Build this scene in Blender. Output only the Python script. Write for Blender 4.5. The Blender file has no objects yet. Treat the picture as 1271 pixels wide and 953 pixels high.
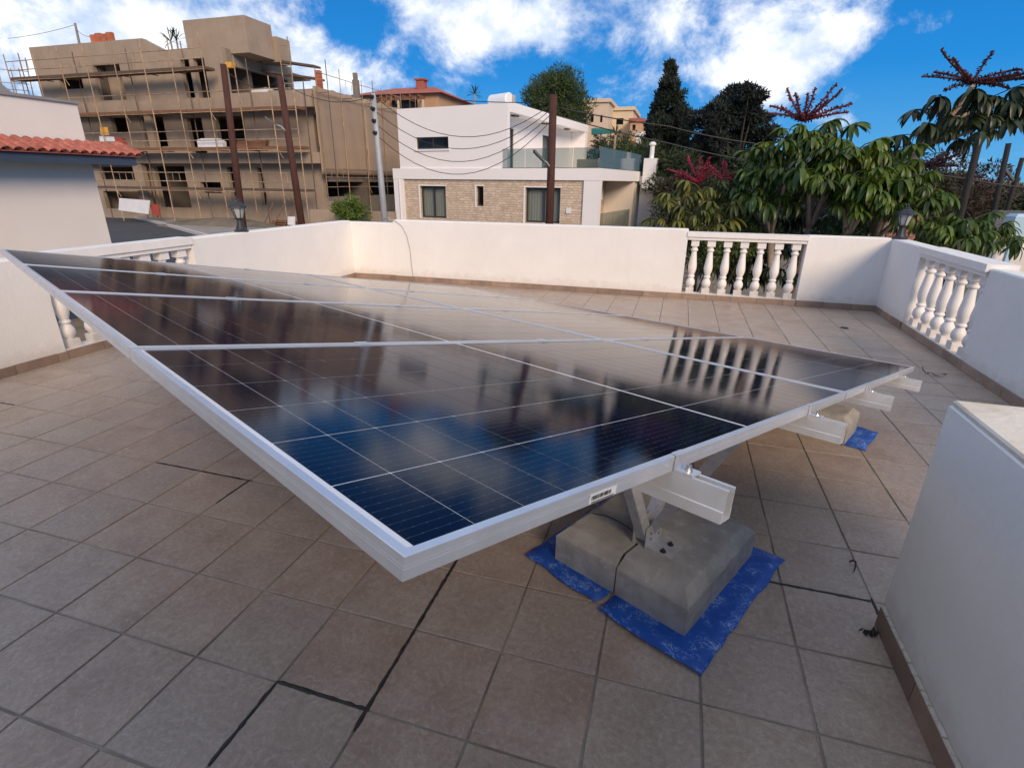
import bpy, math, random
import numpy as np
from mathutils import Vector, Matrix
random.seed(7)
R = math.radians
sc = bpy.context.scene
col = sc.collection

# ------------------------------------------------------------------ camera
S = 0.333                                     # floor tile pitch in metres
PITCH, ROLL, YAW = 0.363541, 0.009729, -0.290921
FOC, PW_, PH_ = 658.824, 1271.0, 953.0
CAM = Vector((0.76458, -1.00838, 1.54038))
fwd = Vector((math.sin(YAW)*math.cos(PITCH), math.cos(YAW)*math.cos(PITCH), -math.sin(PITCH)))
rgt0 = Vector((math.cos(YAW), -math.sin(YAW), 0))
up0 = rgt0.cross(fwd)
rgt = rgt0*math.cos(ROLL) + up0*math.sin(ROLL)
upv = up0*math.cos(ROLL) - rgt0*math.sin(ROLL)
cd = bpy.data.cameras.new('camera')
cd.sensor_width = 36.0
cd.lens = 36.0*FOC/PW_
cd.clip_start = 0.02
cd.clip_end = 3000
cam = bpy.data.objects.new('camera', cd)
col.objects.link(cam)
cam.matrix_world = Matrix(((rgt.x, upv.x, -fwd.x, CAM.x), (rgt.y, upv.y, -fwd.y, CAM.y), (rgt.z, upv.z, -fwd.z, CAM.z), (0, 0, 0, 1)))
sc.camera = cam

def ray(px, py):
    return rgt*((px-PW_/2)/FOC) - upv*((py-PH_/2)/FOC) + fwd
def at(px, py, x=None, y=None, z=None, dist=None):
    r = ray(px, py)
    if x is not None: t = (x-CAM.x)/r.x
    elif y is not None: t = (y-CAM.y)/r.y
    elif z is not None: t = (z-CAM.z)/r.z
    else: t = dist/r.length
    return CAM + r*t
def pix(X):
    q = Vector(X)-CAM
    d = q.dot(fwd)
    if d <= 0.01: return None
    return (PW_/2+FOC*q.dot(rgt)/d, PH_/2-FOC*q.dot(upv)/d)

# ------------------------------------------------------------------ light
SUN_AZ, SUN_EL = R(141), R(26)
world = bpy.data.worlds.new('World')
sc.world = world
world.use_nodes = True
wn, wl = world.node_tree.nodes, world.node_tree.links
wn.clear()
def wnode(t, **kw):
    n = wn.new(t)
    for k, v in kw.items(): setattr(n, k, v)
    return n
sky = wnode('ShaderNodeTexSky', sky_type='NISHITA', sun_disc=False)
sky.sun_elevation, sky.sun_rotation = SUN_EL, SUN_AZ
sky.air_density, sky.dust_density, sky.ozone_density = 1.0, 0.35, 3.0
tc = wnode('ShaderNodeTexCoord')
KZ = 1.9
vm = wnode('ShaderNodeVectorMath', operation='MULTIPLY'); vm.inputs[1].default_value = (1, 1, KZ)
wl.new(tc.outputs['Generated'], vm.inputs[0])
nrm = wnode('ShaderNodeVectorMath', operation='NORMALIZE'); wl.new(vm.outputs[0], nrm.inputs[0])
def wmath(op, a, b=None, clamp=False):
    n = wnode('ShaderNodeMath', operation=op, use_clamp=clamp)
    for i, v in enumerate((a, b)):
        if v is None: continue
        if isinstance(v, (int, float)): n.inputs[i].default_value = v
        else: wl.new(v, n.inputs[i])
    return n.outputs[0]
nz = wnode('ShaderNodeTexNoise'); nz.inputs['Scale'].default_value = 7.5; nz.inputs['Detail'].default_value = 11; nz.inputs['Roughness'].default_value = 0.66
nz.inputs['Distortion'].default_value = 0.25
vmn = wnode('ShaderNodeVectorMath', operation='MULTIPLY'); vmn.inputs[1].default_value = (1, 1, 1.25); wl.new(tc.outputs['Generated'], vmn.inputs[0])
wl.new(vmn.outputs[0], nz.inputs['Vector'])
nz2 = wnode('ShaderNodeTexNoise'); nz2.inputs['Scale'].default_value = 2.1; nz2.inputs['Detail'].default_value = 3
wl.new(vm.outputs[0], nz2.inputs['Vector'])
mask = wmath('ADD', wmath('MULTIPLY', nz.outputs['Fac'], 1.5), wmath('MULTIPLY', nz2.outputs['Fac'], 0.35))
# cloud banks, each in its own direction of the sky
for px, py, rad, w in ((60, 30, 13, .36), (190, 10, 12, .40), (335, 75, 8, .38), (420, 85, 7, .36), (480, 110, 5, .22), (545, 20, 8, .30), (625, 50, 9, .34), (700, 15, 8, .28), (800, 20, 6, .28), (960, 60, 9, .48), (1010, 30, 9, .42), (920, 115, 6, .34), (1110, 35, 5, .30), (1150, 25, 3, .28), (1075, 105, 3, .26), (790, 115, 5, .22), (440, 15, 5, -.30), (725, 90, 7, -.20), (860, 55, 3.5, -.16), (1230, 45, 13, -.75), (640, 95, 6, -.25), (1180, 150, 9, -.3), (530, 75, 4, -.1)):
    c = ray(px, py).normalized(); c = Vector((c.x, c.y, c.z*KZ)).normalized()
    d = wnode('ShaderNodeVectorMath', operation='DOT_PRODUCT'); d.inputs[1].default_value = c
    wl.new(nrm.outputs[0], d.inputs[0])
    mr = wnode('ShaderNodeMapRange', interpolation_type='SMOOTHSTEP')
    mr.inputs['From Min'].default_value = math.cos(R(rad)); mr.inputs['From Max'].default_value = 1.0
    mr.inputs['To Min'].default_value = 0; mr.inputs['To Max'].default_value = w*.52
    wl.new(d.outputs['Value'], mr.inputs['Value'])
    mask = wmath('ADD', mask, mr.outputs[0])
sepz = wnode('ShaderNodeSeparateXYZ'); wl.new(tc.outputs['Generated'], sepz.inputs[0])
hi = wnode('ShaderNodeMapRange', interpolation_type='SMOOTHSTEP'); hi.inputs['From Min'].default_value = 0.34; hi.inputs['From Max'].default_value = 0.75; hi.inputs['To Max'].default_value = 0.24  # extra cloud cover added above the view to make the sky fill less blue
wl.new(sepz.outputs['Z'], hi.inputs['Value']); mask = wmath('ADD', mask, hi.outputs[0])
cm = wnode('ShaderNodeMapRange', interpolation_type='SMOOTHSTEP')
cm.inputs['From Min'].default_value = 0.90; cm.inputs['From Max'].default_value = 1.36
wl.new(mask, cm.inputs['Value'])
sep = wnode('ShaderNodeSeparateXYZ'); wl.new(tc.outputs['Generated'], sep.inputs[0])
grad = wnode('ShaderNodeValToRGB'); wl.new(sep.outputs['Z'], grad.inputs[0])
ge = grad.color_ramp.elements
ge[0].position = 0.0; ge[0].color = (0.060, 0.25, 0.46, 1); ge[1].position = 0.75; ge[1].color = (0.03, 0.10, 0.24, 1)
gx = ge.new(0.16); gx.color = (0.006, 0.150, 0.42, 1)
gx = ge.new(0.34); gx.color = (0.002, 0.095, 0.33, 1)
gsc = wnode('ShaderNodeVectorMath', operation='SCALE'); gsc.inputs['Scale'].default_value = 6.6; wl.new(grad.outputs[0], gsc.inputs[0])
tint = wnode('ShaderNodeMix', data_type='RGBA'); tint.inputs['Factor'].default_value = 0.98
wl.new(sky.outputs[0], tint.inputs['A']); wl.new(gsc.outputs[0], tint.inputs['B'])
ccol = wnode('ShaderNodeMix', data_type='RGBA'); ccol.inputs['A'].default_value = (2.7, 3.15, 3.9, 1); ccol.inputs['B'].default_value = (5.0, 4.95, 4.95, 1)
nz3 = wnode('ShaderNodeTexNoise'); nz3.inputs['Scale'].default_value = 9.0; nz3.inputs['Detail'].default_value = 7; nz3.inputs['Roughness'].default_value = .6
wl.new(vmn.outputs[0], nz3.inputs['Vector'])
cs_ = wnode('ShaderNodeMapRange', interpolation_type='SMOOTHSTEP'); cs_.inputs['From Min'].default_value = .36; cs_.inputs['From Max'].default_value = .62
wl.new(nz3.outputs['Fac'], cs_.inputs['Value']); wl.new(cs_.outputs[0], ccol.inputs['Factor'])
cmix = wnode('ShaderNodeMix', data_type='RGBA')
wl.new(cm.outputs[0], cmix.inputs['Factor']); wl.new(tint.outputs['Result'], cmix.inputs['A']); wl.new(ccol.outputs['Result'], cmix.inputs['B'])
bg = wnode('ShaderNodeBackground'); bg.inputs['Strength'].default_value = 0.11
wl.new(cmix.outputs['Result'], bg.inputs['Color'])
wo = wnode('ShaderNodeOutputWorld'); wl.new(bg.outputs[0], wo.inputs['Surface'])

sd = bpy.data.lights.new('sun', 'SUN')
sd.energy = 1.38; sd.angle = R(24); sd.color = (1.0, 0.77, 0.55)
sun = bpy.data.objects.new('sun', sd); col.objects.link(sun)
to_sun = Vector((math.sin(SUN_AZ)*math.cos(SUN_EL), math.cos(SUN_AZ)*math.cos(SUN_EL), math.sin(SUN_EL)))
sun.rotation_euler = to_sun.to_track_quat('Z', 'Y').to_euler()
sun.location = to_sun*50
vs_ = sc.view_settings
vs_.view_transform = 'Standard'; vs_.look = 'None'; vs_.gamma = 1; vs_.use_curve_mapping = False
vs_.exposure = 1.24

# ------------------------------------------------------------------ materials
def new_mat(name):
    m = bpy.data.materials.new(name); m.use_nodes = True
    nt = m.node_tree
    return m, nt.nodes, nt.links, nt.nodes['Principled BSDF']
def N(nodes, t, **kw):
    n = nodes.new(t)
    for k, v in kw.items(): setattr(n, k, v)
    return n
def c4(c): return (c[0], c[1], c[2], 1)
def splash(m, z0, z1, colr, amt, streak=.07):
    n, l = m.node_tree.nodes, m.node_tree.links; p = n['Principled BSDF']; src = p.inputs['Base Color'].links[0].from_socket
    geo = N(n, 'ShaderNodeNewGeometry'); sp = N(n, 'ShaderNodeSeparateXYZ'); l.new(geo.outputs['Position'], sp.inputs[0])
    nz = N(n, 'ShaderNodeTexNoise'); nz.inputs['Scale'].default_value = 9; nz.inputs['Detail'].default_value = 9; nz.inputs['Roughness'].default_value = .7; l.new(geo.outputs['Position'], nz.inputs['Vector'])
    ad = N(n, 'ShaderNodeMath', operation='MULTIPLY_ADD'); ad.inputs[1].default_value = -.34; l.new(nz.outputs['Fac'], ad.inputs[0]); l.new(sp.outputs['Z'], ad.inputs[2])
    mr = N(n, 'ShaderNodeMapRange', interpolation_type='SMOOTHSTEP'); mr.inputs['From Min'].default_value = z0; mr.inputs['From Max'].default_value = z1; mr.inputs['To Min'].default_value = amt; mr.inputs['To Max'].default_value = 0; l.new(ad.outputs[0], mr.inputs['Value'])
    st = N(n, 'ShaderNodeTexNoise'); st.inputs['Scale'].default_value = 5; st.inputs['Detail'].default_value = 7; v = N(n, 'ShaderNodeVectorMath', operation='MULTIPLY'); v.inputs[1].default_value = (2.2, 2.2, .12); l.new(geo.outputs['Position'], v.inputs[0]); l.new(v.outputs[0], st.inputs['Vector'])
    sr = N(n, 'ShaderNodeMapRange'); sr.inputs['From Min'].default_value = .54; sr.inputs['From Max'].default_value = .78; sr.inputs['To Max'].default_value = streak; l.new(st.outputs['Fac'], sr.inputs['Value'])
    mxv = N(n, 'ShaderNodeMath', operation='MAXIMUM'); l.new(mr.outputs[0], mxv.inputs[0]); l.new(sr.outputs[0], mxv.inputs[1])
    mx = N(n, 'ShaderNodeMix', data_type='RGBA'); mx.inputs['B'].default_value = c4(colr); l.new(mxv.outputs[0], mx.inputs['Factor']); l.new(src, mx.inputs['A']); l.new(mx.outputs['Result'], p.inputs['Base Color'])
def mk(name, a, b=None, scale=4.0, rough=0.6, metal=0.0, bump=0.0, bscale=60.0, spec=0.5, coat=0.0, rand=0.0, trans=0.0, stretch=(1, 1, 1), lo=.35, hi=.65, stain=None, rvar=0.0):
    m, n, l, p = new_mat(name)
    geo = N(n, 'ShaderNodeNewGeometry')
    mp = N(n, 'ShaderNodeVectorMath', operation='MULTIPLY'); mp.inputs[1].default_value = stretch
    l.new(geo.outputs['Position'], mp.inputs[0])
    b = b or a
    nz = N(n, 'ShaderNodeTexNoise'); nz.inputs['Scale'].default_value = scale; nz.inputs['Detail'].default_value = 7; nz.inputs['Roughness'].default_value = .6
    l.new(mp.outputs[0], nz.inputs['Vector'])
    mr = N(n, 'ShaderNodeMapRange'); mr.inputs['From Min'].default_value = lo; mr.inputs['From Max'].default_value = hi
    l.new(nz.outputs['Fac'], mr.inputs['Value'])
    mx = N(n, 'ShaderNodeMix', data_type='RGBA'); mx.inputs['A'].default_value = c4(a); mx.inputs['B'].default_value = c4(b)
    l.new(mr.outputs[0], mx.inputs['Factor'])
    out = mx.outputs['Result']
    if stain:
        sc_, colr, amt = stain
        nz3 = N(n, 'ShaderNodeTexNoise'); nz3.inputs['Scale'].default_value = sc_; nz3.inputs['Detail'].default_value = 8; nz3.inputs['Roughness'].default_value = .7
        l.new(geo.outputs['Position'], nz3.inputs['Vector'])
        mr3 = N(n, 'ShaderNodeMapRange'); mr3.inputs['From Min'].default_value = .55; mr3.inputs['From Max'].default_value = .75; mr3.inputs['To Max'].default_value = amt
        l.new(nz3.outputs['Fac'], mr3.inputs['Value'])
        mx3 = N(n, 'ShaderNodeMix', data_type='RGBA'); mx3.inputs['B'].default_value = c4(colr)
        l.new(mr3.outputs[0], mx3.inputs['Factor']); l.new(out, mx3.inputs['A']); out = mx3.outputs['Result']
    if rand:
        oi = N(n, 'ShaderNodeObjectInfo')
        mr2 = N(n, 'ShaderNodeMapRange'); mr2.inputs['To Min'].default_value = 1-rand; mr2.inputs['To Max'].default_value = 1+rand
        l.new(oi.outputs['Random'], mr2.inputs['Value'])
        mu = N(n, 'ShaderNodeMix', data_type='RGBA', blend_type='MULTIPLY'); mu.inputs['Factor'].default_value = 1
        l.new(out, mu.inputs['A']); l.new(mr2.outputs[0], mu.inputs['B']); out = mu.outputs['Result']
    l.new(out, p.inputs['Base Color'])
    p.inputs['Roughness'].default_value = rough
    p.inputs['Metallic'].default_value = metal
    p.inputs['Specular IOR Level'].default_value = spec
    p.inputs['Coat Weight'].default_value = coat
    if rvar:
        mr4 = N(n, 'ShaderNodeMapRange'); mr4.inputs['To Min'].default_value = rough-rvar; mr4.inputs['To Max'].default_value = rough+rvar
        l.new(nz.outputs['Fac'], mr4.inputs['Value']); l.new(mr4.outputs[0], p.inputs['Roughness'])
    if bump:
        nb = N(n, 'ShaderNodeTexNoise'); nb.inputs['Scale'].default_value = bscale; nb.inputs['Detail'].default_value = 6
        l.new(mp.outputs[0], nb.inputs['Vector'])
        bp = N(n, 'ShaderNodeBump'); bp.inputs['Strength'].default_value = bump; bp.inputs['Distance'].default_value = 0.02
        l.new(nb.outputs['Fac'], bp.inputs['Height']); l.new(bp.outputs[0], p.inputs['Normal'])
    if trans:
        tr = N(n, 'ShaderNodeBsdfTranslucent'); l.new(out, tr.inputs['Color'])
        ms = N(n, 'ShaderNodeMixShader'); ms.inputs[0].default_value = trans
        o = n['Material Output']
        l.new(p.outputs[0], ms.inputs[1]); l.new(tr.outputs[0], ms.inputs[2]); l.new(ms.outputs[0], o.inputs['Surface'])
    return m
MT = {}
def mset(key, *a, **k): MT[key] = mk(key, *a, **k)
mset('white_paint', (.84, .82, .785), (.79, .77, .735), scale=1.6, rough=.75, bump=.12, bscale=35, stain=(2.2, (.70, .66, .60), .25))
mset('baluster_paint', (.85, .825, .79), (.80, .77, .73), scale=9, rough=.6, bump=.08, bscale=60)
mset('pillar_top', (.72, .66, .56), (.55, .45, .33), scale=7, rough=.8, bump=.2, bscale=40, lo=.45, hi=.75)
mset('house_cream', (.82, .765, .70), (.78, .72, .655), scale=.7, rough=.85, bump=.08, bscale=30)
mset('grout', (.36, .325, .285), (.17, .15, .13), scale=3.5, rough=.9, bump=.3, bscale=120)
mset('sealant', (.018, .017, .016), (.035, .032, .03), scale=30, rough=.55, bump=.5, bscale=90)
mset('skirting', (.33, .235, .175), (.25, .175, .13), scale=6, rough=.55, rand=.2, bump=.15, bscale=80)
mset('cap_mortar', (.62, .58, .52), (.5, .46, .41), scale=20, rough=.9, bump=.4, bscale=60)
mset('aluminium', (.80, .81, .82), (.73, .74, .75), scale=14, rough=.33, metal=.65, bump=.02, bscale=200, stretch=(1, 1, 1))
mset('aluminium_dull', (.76, .76, .75), (.64, .64, .63), scale=8, rough=.45, metal=.4, stain=(18, (.45, .44, .42), .4))
mset('steel', (.60, .61, .62), (.48, .49, .50), scale=30, rough=.45, metal=.5)
mset('bolt', (.5, .5, .5), rough=.3, metal=1)
mset('concrete', (.40, .385, .355), (.27, .26, .24), scale=8, rough=.95, bump=.28, bscale=150, stain=(13, (.58, .57, .54), .7))
mset('lamp_metal', (.018, .02, .024), (.03, .032, .036), scale=30, rough=.45, bump=.1)
mset('lamp_glass', (.62, .64, .62), (.55, .57, .55), rough=.25, trans=.4)
mset('black_plastic', (.02, .02, .02), rough=.5)
mset('cable_grey', (.45, .44, .43), rough=.6)
mset('wire_black', (.03, .03, .032), rough=.6)
mset('asphalt', (.045, .048, .055), (.065, .067, .072), scale=2, rough=.9, bump=.3, bscale=80)
mset('pavement', (.33, .31, .29), (.25, .235, .22), scale=1.2, rough=.95, bump=.2, bscale=30)
mset('soil', (.20, .16, .12), (.11, .10, .07), scale=.9, rough=1, bump=.5, bscale=8)
mset('render_tan', (.385, .30, .225), (.32, .25, .185), scale=.8, rough=.95, bump=.1, bscale=12, stain=(.7, (.23, .185, .145), .6))
mset('render_grey', (.27, .235, .19), (.20, .175, .145), scale=.8, rough=.95, bump=.1, bscale=12)
mset('plank', (.14, .09, .06), (.09, .06, .045), scale=3, rough=.9, stretch=(.3, 4, 4))
mset('tube_rust', (.45, .34, .22), (.27, .17, .10), scale=2.5, rough=.7, metal=.1, rand=.25)
mset('tube_dark', (.12, .085, .065), (.18, .12, .08), scale=2.5, rough=.8, rand=.25)
mset('net', (.44, .325, .235), (.385, .285, .20), scale=.55, rough=.95, stretch=(1, .25, .06), lo=.3, hi=.7, trans=.15)
mset('brick_orange', (.52, .17, .08), (.42, .12, .06), scale=3, rough=.9, rand=.15)
mset('white_sheet', (.78, .78, .80), (.68, .68, .70), scale=2, rough=.6)
mset('yellow_sign', (.75, .38, .05), rough=.5)
mset('brown_board', (.22, .105, .055), (.17, .08, .04), scale=2, rough=.8)
mset('red_sheet', (.35, .07, .05), rough=.7)
mset('villa_white', (.86, .83, .81), (.83, .80, .78), scale=.35, rough=.8)
mset('villa_cream', (.74, .66, .57), rough=.8)
mset('dark_frame', (.035, .037, .042), rough=.4)
mset('curtain', (.78, .76, .70), (.64, .63, .58), scale=6, rough=.9, stretch=(1, 1, .02))
mset('roof_red', (.34, .085, .06), (.43, .15, .105), scale=8, rough=.75, rand=.22, bump=.2, bscale=30)
mset('roof_red_far', (.40, .13, .09), (.32, .09, .06), scale=1.5, rough=.85, bump=.3, bscale=4)
mset('fascia', (.045, .065, .095), (.055, .075, .11), scale=2, rough=.5)
mset('grey_roof', (.25, .24, .24), (.30, .29, .29), scale=1, rough=.8)
mset('wood_pole', (.050, .018, .013), (.085, .030, .019), scale=4, rough=.85, stretch=(6, 6, .6), bump=.3, bscale=10)
mset('wood_pole_dark', (.014, .012, .011), (.022, .018, .016), scale=4, rough=.85, stretch=(6, 6, .6))
mset('pole_grey', (.40, .42, .44), (.34, .36, .38), scale=2, rough=.6, metal=.2)
mset('orange_wall', (.55, .34, .20), (.47, .29, .17), scale=.6, rough=.9)
mset('far_cream', (.66, .53, .40), (.60, .47, .35), scale=.5, rough=.9)
mset('far_yellow', (.68, .58, .40), (.62, .52, .36), scale=.5, rough=.9)
mset('teal', (.02, .17, .16), rough=.7)
mset('bark_tan', (.40, .31, .24), (.29, .215, .16), scale=9, rough=.9, bump=.3, bscale=30)
mset('bark_dark', (.045, .036, .03), (.07, .055, .042), scale=6, rough=.95)
mset('umbrella_leaf', (.020, .058, .007), (.105, .155, .014), scale=1.6, rough=.42, rand=.35, trans=.22)  # dark and yellow-green tones spread apart to imitate shaded interior and highlights
mset('umbrella_leaf_pale', (.055, .080, .012), (.17, .155, .020), scale=1.6, rough=.45, rand=.35, trans=.22)
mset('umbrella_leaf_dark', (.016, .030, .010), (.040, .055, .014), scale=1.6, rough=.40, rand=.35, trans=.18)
mset('stalk', (.13, .12, .03), rough=.6)
mset('spike_red', (.075, .008, .013), (.14, .012, .020), scale=14, rough=.6, rand=.3)
mset('spike_crimson', (.25, .008, .032), (.15, .006, .022), scale=10, rough=.6, rand=.2)
mset('spike_dark', (.022, .010, .011), (.085, .008, .013), scale=10, rough=.6, rand=.3)
mset('cypress_leaf', (.012, .022, .014), (.030, .042, .022), scale=.8, rough=.8, trans=.1)
mset('conifer_leaf', (.010, .018, .016), (.024, .033, .026), scale=.8, rough=.8, trans=.1)
mset('pine_leaf', (.030, .060, .016), (.070, .105, .028), scale=.7, rough=.7, trans=.15)
mset('hedge_leaf', (.012, .028, .009), (.036, .054, .014), scale=.6, rough=.75, trans=.15)
mset('brown_leaf', (.060, .036, .026), (.050, .060, .025), scale=.45, rough=.8, trans=.15)
mset('citrus_leaf', (.055, .110, .014), (.14, .20, .025), scale=2.2, rough=.5, trans=.2)
mset('garden_leaf', (.045, .085, .02), (.09, .13, .03), scale=2.2, rough=.6, trans=.2)
mset('brick_wall', (.30, .13, .09), (.38, .20, .15), scale=9, rough=.9)
mset('twig', (.04, .03, .025), rough=.9)
mset('dry_leaf', (.20, .10, .045), (.12, .06, .03), scale=30, rough=.8)
mset('pale_blue', (.45, .62, .72), rough=.3)
mset('far_grey', (.13, .14, .15), (.10, .10, .11), scale=1, rough=.9)
mset('sticker', (.78, .78, .76), rough=.5)
mset('ink', (.02, .02, .02), rough=.6)
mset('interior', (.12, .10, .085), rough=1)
mset('tank', (.78, .78, .78), rough=.35)

splash(MT['render_tan'], -3, -2.9, (.20, .155, .12), 0, .5)
splash(MT['render_grey'], -3, -2.9, (.15, .12, .10), 0, .5)
splash(MT['white_paint'], -.10, .04, (.55, .48, .41), .4)
splash(MT['baluster_paint'], -.10, .10, (.47, .41, .35), .5)
def mat_tile():
    m, n, l, p = new_mat('floor_tile')
    geo = N(n, 'ShaderNodeNewGeometry'); oi = N(n, 'ShaderNodeObjectInfo')
    sh = N(n, 'ShaderNodeVectorMath', operation='ADD')
    sx = N(n, 'ShaderNodeVectorMath', operation='SCALE'); sx.inputs[0].default_value = (37, 19, 53); l.new(oi.outputs['Random'], sx.inputs['Scale'])
    l.new(geo.outputs['Position'], sh.inputs[0]); l.new(sx.outputs[0], sh.inputs[1])
    def noise(s, d, r=.6, dist=0):
        z = N(n, 'ShaderNodeTexNoise'); z.inputs['Scale'].default_value = s; z.inputs['Detail'].default_value = d; z.inputs['Roughness'].default_value = r; z.inputs['Distortion'].default_value = dist
        l.new(sh.outputs[0], z.inputs['Vector']); return z.outputs['Fac']
    big = noise(4.5, 5); fine = noise(55, 9, .78); vein = noise(9, 8, .62, 2.2)
    cr = N(n, 'ShaderNodeValToRGB'); e = cr.color_ramp.elements
    e[0].position = .30; e[0].color = (.280, .205, .160, 1); e[1].position = .72; e[1].color = (.392, .316, .264, 1)
    x = cr.color_ramp.elements.new(.52); x.color = (.342, .263, .209, 1)
    l.new(big, cr.inputs[0])
    # grey / brown tiles
    gm = N(n, 'ShaderNodeMix', data_type='RGBA'); gm.inputs['B'].default_value = (.325, .280, .240, 1)
    mr = N(n, 'ShaderNodeMapRange'); mr.inputs['From Min'].default_value = .25; mr.inputs['From Max'].default_value = 1; mr.inputs['To Max'].default_value = .5
    l.new(oi.outputs['Random'], mr.inputs['Value']); l.new(mr.outputs[0], gm.inputs['Factor']); l.new(cr.outputs[0], gm.inputs['A'])
    # veins: ridged
    sub = N(n, 'ShaderNodeMath', operation='SUBTRACT'); sub.inputs[1].default_value = .5; l.new(vein, sub.inputs[0])
    ab = N(n, 'ShaderNodeMath', operation='ABSOLUTE'); l.new(sub.outputs[0], ab.inputs[0])
    vr = N(n, 'ShaderNodeMapRange'); vr.inputs['From Min'].default_value = 0; vr.inputs['From Max'].default_value = .022; vr.inputs['To Min'].default_value = .45; vr.inputs['To Max'].default_value = 0
    l.new(ab.outputs[0], vr.inputs['Value'])
    vmx = N(n, 'ShaderNodeMix', data_type='RGBA'); vmx.inputs['B'].default_value = (.46, .42, .375, 1)
    l.new(vr.outputs[0], vmx.inputs['Factor']); l.new(gm.outputs['Result'], vmx.inputs['A'])
    fm = N(n, 'ShaderNodeMapRange'); fm.inputs['From Min'].default_value = .25; fm.inputs['From Max'].default_value = .75; fm.inputs['To Min'].default_value = .78; fm.inputs['To Max'].default_value = 1.44
    l.new(fine, fm.inputs['Value'])
    mu = N(n, 'ShaderNodeMix', data_type='RGBA', blend_type='MULTIPLY'); mu.inputs['Factor'].default_value = 1
    l.new(vmx.outputs['Result'], mu.inputs['A']); l.new(fm.outputs[0], mu.inputs['B'])
    l.new(mu.outputs['Result'], p.inputs['Base Color'])
    rr = N(n, 'ShaderNodeMapRange'); rr.inputs['To Min'].default_value = .36; rr.inputs['To Max'].default_value = .56; l.new(big, rr.inputs['Value']); l.new(rr.outputs[0], p.inputs['Roughness'])
    ad = N(n, 'ShaderNodeMath', operation='MULTIPLY_ADD'); ad.inputs[1].default_value = .45; l.new(fine, ad.inputs[0]); l.new(vein, ad.inputs[2])
    bp = N(n, 'ShaderNodeBump'); bp.inputs['Strength'].default_value = .22; bp.inputs['Distance'].default_value = .005
    l.new(ad.outputs[0], bp.inputs['Height']); l.new(bp.outputs[0], p.inputs['Normal'])
    return m
MT['tile'] = mat_tile()

def mat_cell():
    m, n, l, p = new_mat('silicon_cell')
    t = N(n, 'ShaderNodeTexCoord'); sp = N(n, 'ShaderNodeSeparateXYZ'); l.new(t.outputs['Object'], sp.inputs[0])
    md = N(n, 'ShaderNodeMath', operation='PINGPONG'); md.inputs[1].default_value = .0091; l.new(sp.outputs['Y'], md.inputs[0])
    lt = N(n, 'ShaderNodeMath', operation='LESS_THAN'); lt.inputs[1].default_value = .00042; l.new(md.outputs[0], lt.inputs[0])
    md2 = N(n, 'ShaderNodeMath', operation='PINGPONG'); md2.inputs[1].default_value = .0102; l.new(sp.outputs['X'], md2.inputs[0])
    dt = N(n, 'ShaderNodeMath', operation='LESS_THAN'); dt.inputs[1].default_value = .0016; l.new(md2.outputs[0], dt.inputs[0])
    mul = N(n, 'ShaderNodeMath', operation='MULTIPLY_ADD'); mul.inputs[1].default_value = .5; mul.inputs[2].default_value = .25; l.new(dt.outputs[0], mul.inputs[0])
    f = N(n, 'ShaderNodeMath', operation='MULTIPLY'); l.new(lt.outputs[0], f.inputs[0]); l.new(mul.outputs[0], f.inputs[1])
    oi = N(n, 'ShaderNodeObjectInfo')
    ca = N(n, 'ShaderNodeMix', data_type='RGBA'); ca.inputs['A'].default_value = (.0045, .006, .016, 1); ca.inputs['B'].default_value = (.006, .009, .026, 1)
    l.new(oi.outputs['Random'], ca.inputs['Factor'])
    mx = N(n, 'ShaderNodeMix', data_type='RGBA'); mx.inputs['B'].default_value = (.16, .19, .25, 1)
    l.new(f.outputs[0], mx.inputs['Factor']); l.new(ca.outputs['Result'], mx.inputs['A'])
    l.new(mx.outputs['Result'], p.inputs['Base Color'])
    p.inputs['Roughness'].default_value = .11; p.inputs['IOR'].default_value = 1.22
    glass_dirt(n, l, p)
    return m
def glass_dirt(n, l, p):
    geo = N(n, 'ShaderNodeNewGeometry')
    z = N(n, 'ShaderNodeTexNoise'); z.inputs['Scale'].default_value = 2.2; z.inputs['Detail'].default_value = 8; z.inputs['Roughness'].default_value = .65
    l.new(geo.outputs['Position'], z.inputs['Vector'])
    r = N(n, 'ShaderNodeMapRange'); r.inputs['From Min'].default_value = .35; r.inputs['From Max'].default_value = .75; r.inputs['To Min'].default_value = .04; r.inputs['To Max'].default_value = .10
    l.new(z.outputs['Fac'], r.inputs['Value']); l.new(r.outputs[0], p.inputs['Roughness'])
    b = N(n, 'ShaderNodeTexNoise'); b.inputs['Scale'].default_value = 700; l.new(geo.outputs['Position'], b.inputs['Vector'])
    bp = N(n, 'ShaderNodeBump'); bp.inputs['Strength'].default_value = .03; bp.inputs['Distance'].default_value = .001
    l.new(b.outputs['Fac'], bp.inputs['Height']); l.new(bp.outputs[0], p.inputs['Normal'])
MT['cell'] = mat_cell()
def mat_backsheet():
    m, n, l, p = new_mat('cell_gap_backsheet')
    p.inputs['Base Color'].default_value = (.80, .80, .81, 1); p.inputs['IOR'].default_value = 1.22
    glass_dirt(n, l, p); return m
MT['backsheet'] = mat_backsheet()
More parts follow.
